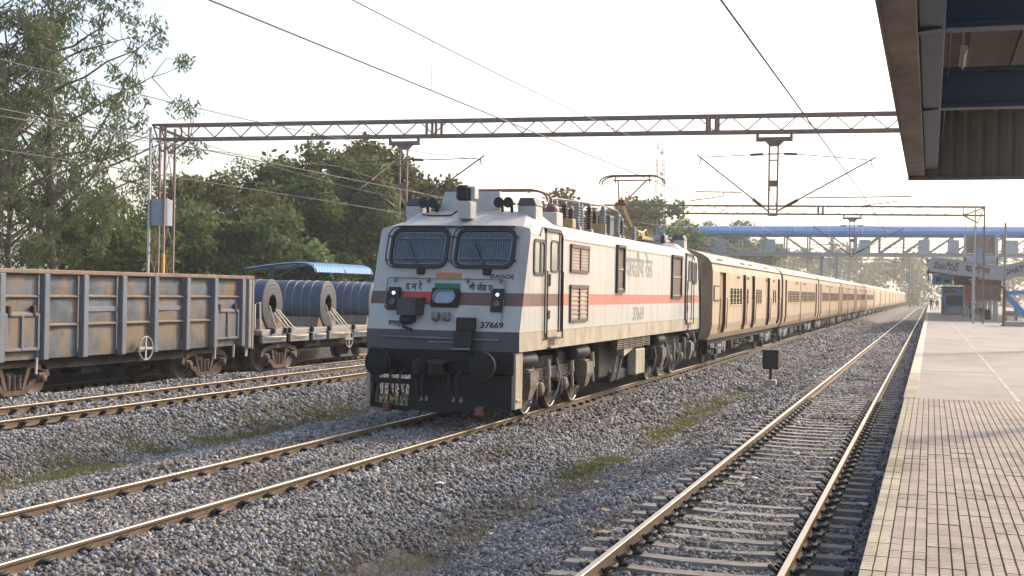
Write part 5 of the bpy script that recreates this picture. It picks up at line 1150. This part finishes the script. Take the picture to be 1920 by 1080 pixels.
# ------------------------------------------------------------------ trees
def leaves(cs, rs, n_per, L, W, droop=0.0, squash=.8, rng=None):
    rng = rng or np.random
    cs = np.asarray(cs, float); rs = np.asarray(rs, float)
    cnt = np.maximum(8, (n_per*(rs/rs.mean())**2).astype(int)); idx = np.repeat(np.arange(len(cs)), cnt); n = len(idx)
    d = rng.normal(size=(n,3)); d /= np.linalg.norm(d, axis=1)[:,None]; rad = rng.rand(n)**.45
    p = cs[idx]+d*(rs[idx]*rad)[:,None]*np.array([1,1,squash])
    a = rng.normal(size=(n,3)); a[:,2] = a[:,2]*(1-droop)-droop*1.5; a /= np.linalg.norm(a, axis=1)[:,None]
    q = rng.normal(size=(n,3)); b_ = np.cross(a, q); b_ /= np.linalg.norm(b_, axis=1)[:,None]
    s = rng.uniform(.65,1.3,n)[:,None]
    v = np.stack([p-a*L*s*.5, p+b_*W*s*.5, p+a*L*s*.5, p-b_*W*s*.5], 1)
    tint = np.clip(.5+.28*rng.normal(size=n)+.35*(rng.rand(len(cs))[idx]-.5), 0, 1)
    return v.reshape(-1,3), np.arange(n*4).reshape(-1,4), np.repeat(tint,4)
LM = {'euc': leafmat('eucalyptus leaf', (.09,.125,.06), (.18,.21,.11), .45), 'dark': leafmat('dark green leaf', (.085,.125,.055), (.17,.21,.09), .5), 'olive': leafmat('olive green leaf', (.09,.105,.045), (.175,.175,.08), .45), 'brown': leafmat('brownish leaf', (.085,.085,.035), (.16,.13,.06), .35), 'bright': leafmat('fresh green leaf', (.085,.12,.035), (.17,.195,.07), .45), 'pod': leafmat('brown seed pod', (.085,.06,.03), (.13,.085,.05), .2)}
def limb(b, p0, p1, r0, r1, rng, bend=.12, n=5):
    p0 = np.array(p0, float); p1 = np.array(p1, float); L = np.linalg.norm(p1-p0); off = rng.normal(size=3)*bend*L
    pts = [p0+(p1-p0)*t+off*math.sin(math.pi*t)+rng.normal(size=3)*.015*L*(0<t<1) for t in np.linspace(0,1,n)]
    b.path(pts, [r0+(r1-r0)*t for t in np.linspace(0,1,n)], 6, 0, False); return pts
def broad_tree(label, base, h, rx, ry, z0, seed, leaf='dark', nclump=52, nleaf=260, L=.34, W=.20, group='trees behind the goods train', crad=(.85,1.5), pods=False, name='tree', lean=(0,0), trunk_r=.28, fill=1.0):
    rng = np.random.RandomState(seed); t = thing(name, label, 'tree', base, group)
    b = MB(); top = (lean[0],lean[1],h*.55); tp = limb(b, (0,0,-.3), top, trunk_r, trunk_r*.55, rng, .05, 6)
    cs = []; rs = []
    lob = rng.normal(size=(6,3)); lob /= np.linalg.norm(lob,axis=1)[:,None]
    for k in range(nclump):
        d = rng.normal(size=3); d /= np.linalg.norm(d); rad = rng.rand()**(.35*fill)
        bump = 1+.22*max(0,(lob@d).max()-.55)/.45-.12
        c = np.array([lean[0]+d[0]*rx*rad*bump, lean[1]+d[1]*ry*rad*bump, (z0+h)/2+d[2]*(h-z0)/2*rad*bump]); r = rng.uniform(*crad)
        c[2] = min(c[2], h-r*.5); cs.append(c); rs.append(r)
    for k in range(nclump):
        if k%2 == 0:
            i = rng.randint(2,len(tp)); limb(b, tp[i], cs[k], trunk_r*.35, .025, rng)
    b.build('trunk', m_barkd, t)
    P, F, T = leaves(cs, rs, nleaf, L, W, .15, .8, rng); link('crown', raw_mesh('crown', P, F, LM[leaf], T), t)
    if pods:
        up = [(c,r) for c,r in zip(cs,rs) if c[2] > z0+(h-z0)*.68]
        P, F, T = leaves([c+np.array([0,0,r*.3]) for c,r in up], [r for _,r in up], nleaf*.10, .40, .22, .6, .9, rng); link('seed_pods', raw_mesh('seed_pods', P, F, LM['pod'], T), t, kind='stuff')
    return t
def eucalyptus(label, base, h, seed, reach=6.5, nb=30, tr=.30, leaf='euc', nleaf=60):
    rng = np.random.RandomState(seed); t = thing('eucalyptus_tree', label, 'tree', base, 'tall eucalyptus trees at the left')
    b = MB(); tp = []; x = y = 0.0
    for k in range(10): tp.append((x,y,-.3+(h*.93)*k/9)); x += rng.normal()*.16; y += rng.normal()*.16
    b.path(tp, [tr*(1-.085*k) for k in range(10)], 8, 0, False); cs = []; rs = []
    for k in range(nb):
        f_ = .24+.72*(k/nb); i = f_*9; p0 = np.array(tp[int(i)])*(1-i%1)+np.array(tp[min(9,int(i)+1)])*(i%1)
        az = k*2.4+rng.normal()*.3; L = reach*(1.05-.75*max(0,f_-.35))*rng.uniform(.65,1.1); up = rng.uniform(.45,.95)
        d = np.array([math.cos(az),math.sin(az),up]); d /= np.linalg.norm(d); p1 = p0+d*L
        pts = limb(b, p0, p1, tr*.42*(1.1-f_*.7), .02, rng, .10, 6)
        for q in range(2,6):
            for _ in range(2 if q < 5 else 3):
                off = rng.normal(size=3)*.85; c = pts[q]+off+np.array([0,0,-.15])
                cs.append(c); rs.append(rng.uniform(.28,.62))
                limb(b, pts[q], c, .025, .008, rng, .1, 3)
    b.build('trunk', m_bark, t)
    P, F, T = leaves(cs, rs, nleaf, .26, .08, .75, 1.0, rng); link('crown', raw_mesh('crown', P, F, LM[leaf], T), t)
eucalyptus('tall sparse eucalyptus with forked trunk left of the portal mast', (-38.5,49.6,-.8), 19.5, 4, 7.6, 34, .25)
eucalyptus('tall eucalyptus cut by the left edge of the photo', (-38.8,45.3,-.8), 20, 9, 5.2, 28, .24)
eucalyptus('slim eucalyptus between the two tall trunks', (-40.5,49.3,-.8), 16.5, 31, 4.2, 22, .17)
eucalyptus('eucalyptus with thin crown behind the tall one', (-47,55,-.8), 14, 15, 4.6, 20, .18, 'olive', 60)
broad_tree('grey green feathery tree just right of the portal mast', (-43,70,-.8), 11.0, 5.2, 5, 4.0, 21, 'olive', 56, 260, .26, .12)
broad_tree('olive bushy tree left of the portal mast', (-41,57,-.8), 8.2, 4.2, 4, 1.0, 22, 'bright', 40, 260)
broad_tree('large dark green tree with brown pods on top', (-36.5,72,-.8), 12.4, 5.2, 5, 1.5, 23, 'dark', 84, 330, pods=True)
broad_tree('dark tree with brown pods right of the largest one', (-34.5,78,-.8), 13.2, 4.8, 5, 1.5, 24, 'olive', 84, 330, pods=True)
broad_tree('dense low dark green tree behind the blue shelter', (-36,61.5,-.8), 7.6, 5.2, 4, .4, 25, 'dark', 76, 330)
broad_tree('olive tree between the dark tree and the mast', (-38.5,65,-.8), 9.8, 4.2, 4, 1.0, 26, 'olive', 54, 300)
broad_tree('green tree rising just left of the locomotive roof', (-33.5,86,-.8), 10.6, 5, 5, 1.0, 27, 'bright', 54, 280)
broad_tree('dark low tree behind the locomotive cab', (-33,76,-.8), 8.4, 5, 4, .4, 28, 'dark', 56, 280)
broad_tree('brown green tree left of the pantograph', (-35,128,-.8), 13.8, 7, 6, 1.0, 29, 'brown', 60, 260, .5, .3, crad=(1.2,2.0))
broad_tree('lower green tree under the pantograph', (-31,125,-.8), 10.0, 7, 6, 1.0, 33, 'olive', 60, 240, .5, .3, crad=(1.2,2.0))
broad_tree('round dark green tree right of the pantograph', (-31.5,152,-.8), 14.6, 8, 7, .5, 30, 'dark', 70, 260, .55, .34, crad=(1.3,2.2), fill=.7)
broad_tree('far dark tree left of the footbridge roof', (-39,168,-.8), 13.5, 8, 7, .5, 34, 'dark', 60, 240, .55, .34, crad=(1.3,2.2))
for k, (x, y, h, lf) in enumerate(((-62,262,19.5,'olive'),(-48,270,20.5,'olive'),(-37,268,19,'dark'))):
    broad_tree(['leftmost hazy tree showing above the footbridge roof','middle hazy tree showing above the footbridge roof','right hazy tree showing above the footbridge roof'][k], (x,y,-.9), h, 8, 7, 3, 40+k, lf, 50, 160, .8, .5, 'hazy trees beyond the footbridge', (1.6,2.6))
for k, (x, y, h, lf) in enumerate(((-40,52,3.6,'dark'),(-36,48,3.4,'olive'),(-35,56,3.8,'dark'),(-34,66,4.2,'bright'),(-33,92,5.0,'dark'),(-32,104,6.0,'olive'),(-45,44,4.5,'dark'))):
    broad_tree(['dark shrub at the foot of the tall eucalyptus','olive shrub behind the left end of open wagon','dark shrub behind the portal mast','fresh green shrub beside the blue shelter','dark shrub behind locomotive cab','olive shrub behind locomotive roof','dark shrub at the left edge behind the wagon'][k], (x,y,-.8), h, 3.6, 3.2, .2, 60+k, lf, 30, 220, .32, .18, 'shrubs behind the goods train', (.7,1.2), name='shrub', trunk_r=.08)
# distant woods: one mass
rng = np.random.RandomState(5); cs = []; rs = []
for k in range(1250):
    x = rng.uniform(-420,120); y = rng.uniform(430,640); hh = 13+7*hash_noise(np.array(x),np.array(y),40.)+4*hash_noise(np.array(x),np.array(y),13.)-max(0,(x+10)*.03)
    cs.append((x, y, rng.rand()**.6*hh)); rs.append(rng.uniform(2.5,5))
for k in range(260):
    x = rng.uniform(-140,-45); y = rng.uniform(190,430); cs.append((x, y, rng.rand()**.7*11)); rs.append(rng.uniform(2,4))
P, F, T = leaves(cs, rs, 60, 1.5, 1.0, .1, .8, rng); link('distant_woods', raw_mesh('distant_woods', P, F, LM['olive'], T), kind='stuff')

# ------------------------------------------------------------------ grass, litter
def grass(name, spots, n, hmin, hmax, mat, seed):
    rng = np.random.RandomState(seed); Vv = []; Ff = []; Tt = []
    for (x, y, sx, sy) in spots:
        k = int(n*sx*sy/.3); px = x+rng.normal(size=k)*sx*.5; py = y+rng.normal(size=k)*sy*.5; pz = bed_z(px,py)
        a = rng.uniform(0,6.28,k); hh = rng.uniform(hmin,hmax,k); w_ = rng.uniform(.006,.014,k)
        ln = rng.normal(size=(k,2))*.5*hh[:,None]
        v = np.stack([np.stack([px-np.cos(a)*w_,py-np.sin(a)*w_,pz],-1), np.stack([px+np.cos(a)*w_,py+np.sin(a)*w_,pz],-1), np.stack([px+ln[:,0],py+ln[:,1],pz+hh],-1)],1)
        o = sum(len(q) for q in Vv); Vv.append(v.reshape(-1,3)); Ff.append(np.arange(k*3).reshape(-1,3)+o); Tt.append(np.repeat(rng.rand(k),3))
    return link(name, raw_mesh(name, np.concatenate(Vv), np.concatenate(Ff), mat, np.concatenate(Tt)), kind='stuff')
m_gr = leafmat('verge grass', (.10,.12,.03), (.24,.22,.09), .4); m_gd = leafmat('dry grass', (.20,.15,.07), (.34,.27,.15), .3)
rng = np.random.RandomState(2)
sp1 = [(-5.5+rng.normal()*.12, y+rng.normal()*.2, rng.uniform(.15,.42), rng.uniform(.25,.8)) for y in (20.9,21.8,22.4,23.4,26.5,27.6,28.4,29.6,30.8,32,33.5,36,39,46,55) for _ in range(2)]
sp1 += [(-13.75+rng.normal()*.25, y, rng.uniform(.4,1.0), rng.uniform(.4,1.0)) for y in (15,16.2,17.4,18.6,21,23,24.2,25.5,26.8,28,29.4,31,33)]
grass('grass_tufts', sp1, 360, .04, .18, m_gr, 3)
sp2 = [(-5.45+rng.normal()*.25, y+rng.normal()*.3, rng.uniform(.3,.7), rng.uniform(.4,1.2)) for y in (12,13.5,15,16.5,18,19.5,24.5,31,35,38,43,49,60)]+[(-13.7+rng.normal()*.3, y, .8, 1.0) for y in (16,19,22,25,28,30)]
grass('dry_grass', sp2, 160, .04, .13, m_gd, 4)
rng = np.random.RandomState(8)
def scrap(x, y, s, mt, label):
    z = float(bed_z(x,y))+.05; b = MB(); n = 7; pts = []
    for k in range(n): a = 6.283*k/n; r = s*rng.uniform(.5,1.1); pts.append((r*math.cos(a), r*math.sin(a)*.8, rng.uniform(-.02,.03)))
    c = (0,0,s*.35); b.add(pts+[c], [(k,(k+1)%n,n) for k in range(n)]); b.add([(p[0],p[1],p[2]-.012) for p in pts], [tuple(range(n))])
    tag(b.build('litter_scrap', mt, None, (x,y,z)), label, 'litter', 'litter on the ballast')
LT = [(-2.5,16.5),(-2.35,17.2),(-2.1,18.3),(-2.45,19.4),(-1.75,20.1),(-2.75,21.4),(-2.2,23),(-1.6,22.5),(-2.85,26.5),(-2.7,28.5),(-2.0,27),(-2.5,31),(-1.9,33),(-2.3,36),(-1.7,38),(-2.6,41),(-2.0,44),(-.85,14.4),(-.8,17.5),(-.75,21),(-.9,27),(-4.2,25.5),(-3.4,33),(-4.0,16.2),(-5.2,15.2),(-5.0,19.8),(-3.5,14.2),(-3.9,38),(-4.5,52),(-3.6,60),(-6.6,17),(-3.45,22.3)]
ORDN = ['nearest','second nearest','third nearest','fourth nearest','fifth nearest','sixth nearest','seventh nearest','eighth nearest','ninth nearest','tenth nearest']
cnt = {}
for k, (x, y) in sorted(enumerate(LT), key=lambda e: e[1][1]):
    q = k%3 if k%5 else 0; where = ' between the rails of the platform track' if abs(x-T1) < .85 else ' beside the platform wall' if x > -1.2 else ' on ballast left of the platform track'
    nm = ('white paper scrap','bluish plastic scrap','pale brown paper scrap')[q]+where; cnt[nm] = cnt.get(nm,-1)+1
    scrap(x, y, rng.uniform(.05,.11), m_litter[q], ORDN[cnt[nm]]+' '+nm)

# ------------------------------------------------------------------ haze
hz = MB(); hz.box((-1050,-160,-2.2),(1050,1720,60)); m_h = bpy.data.materials.new('haze air'); m_h.use_nodes = True; t_ = m_h.node_tree; t_.nodes.remove(t_.nodes['Principled BSDF'])
pv = t_.nodes.new('ShaderNodeVolumePrincipled'); pv.inputs['Color'].default_value = (.96,.95,.93,1); pv.inputs['Density'].default_value = .0005; pv.inputs['Anisotropy'].default_value = .25
t_.links.new(pv.outputs[0], t_.nodes['Material Output'].inputs['Volume'])
hz.build('haze', m_h, kind='stuff')
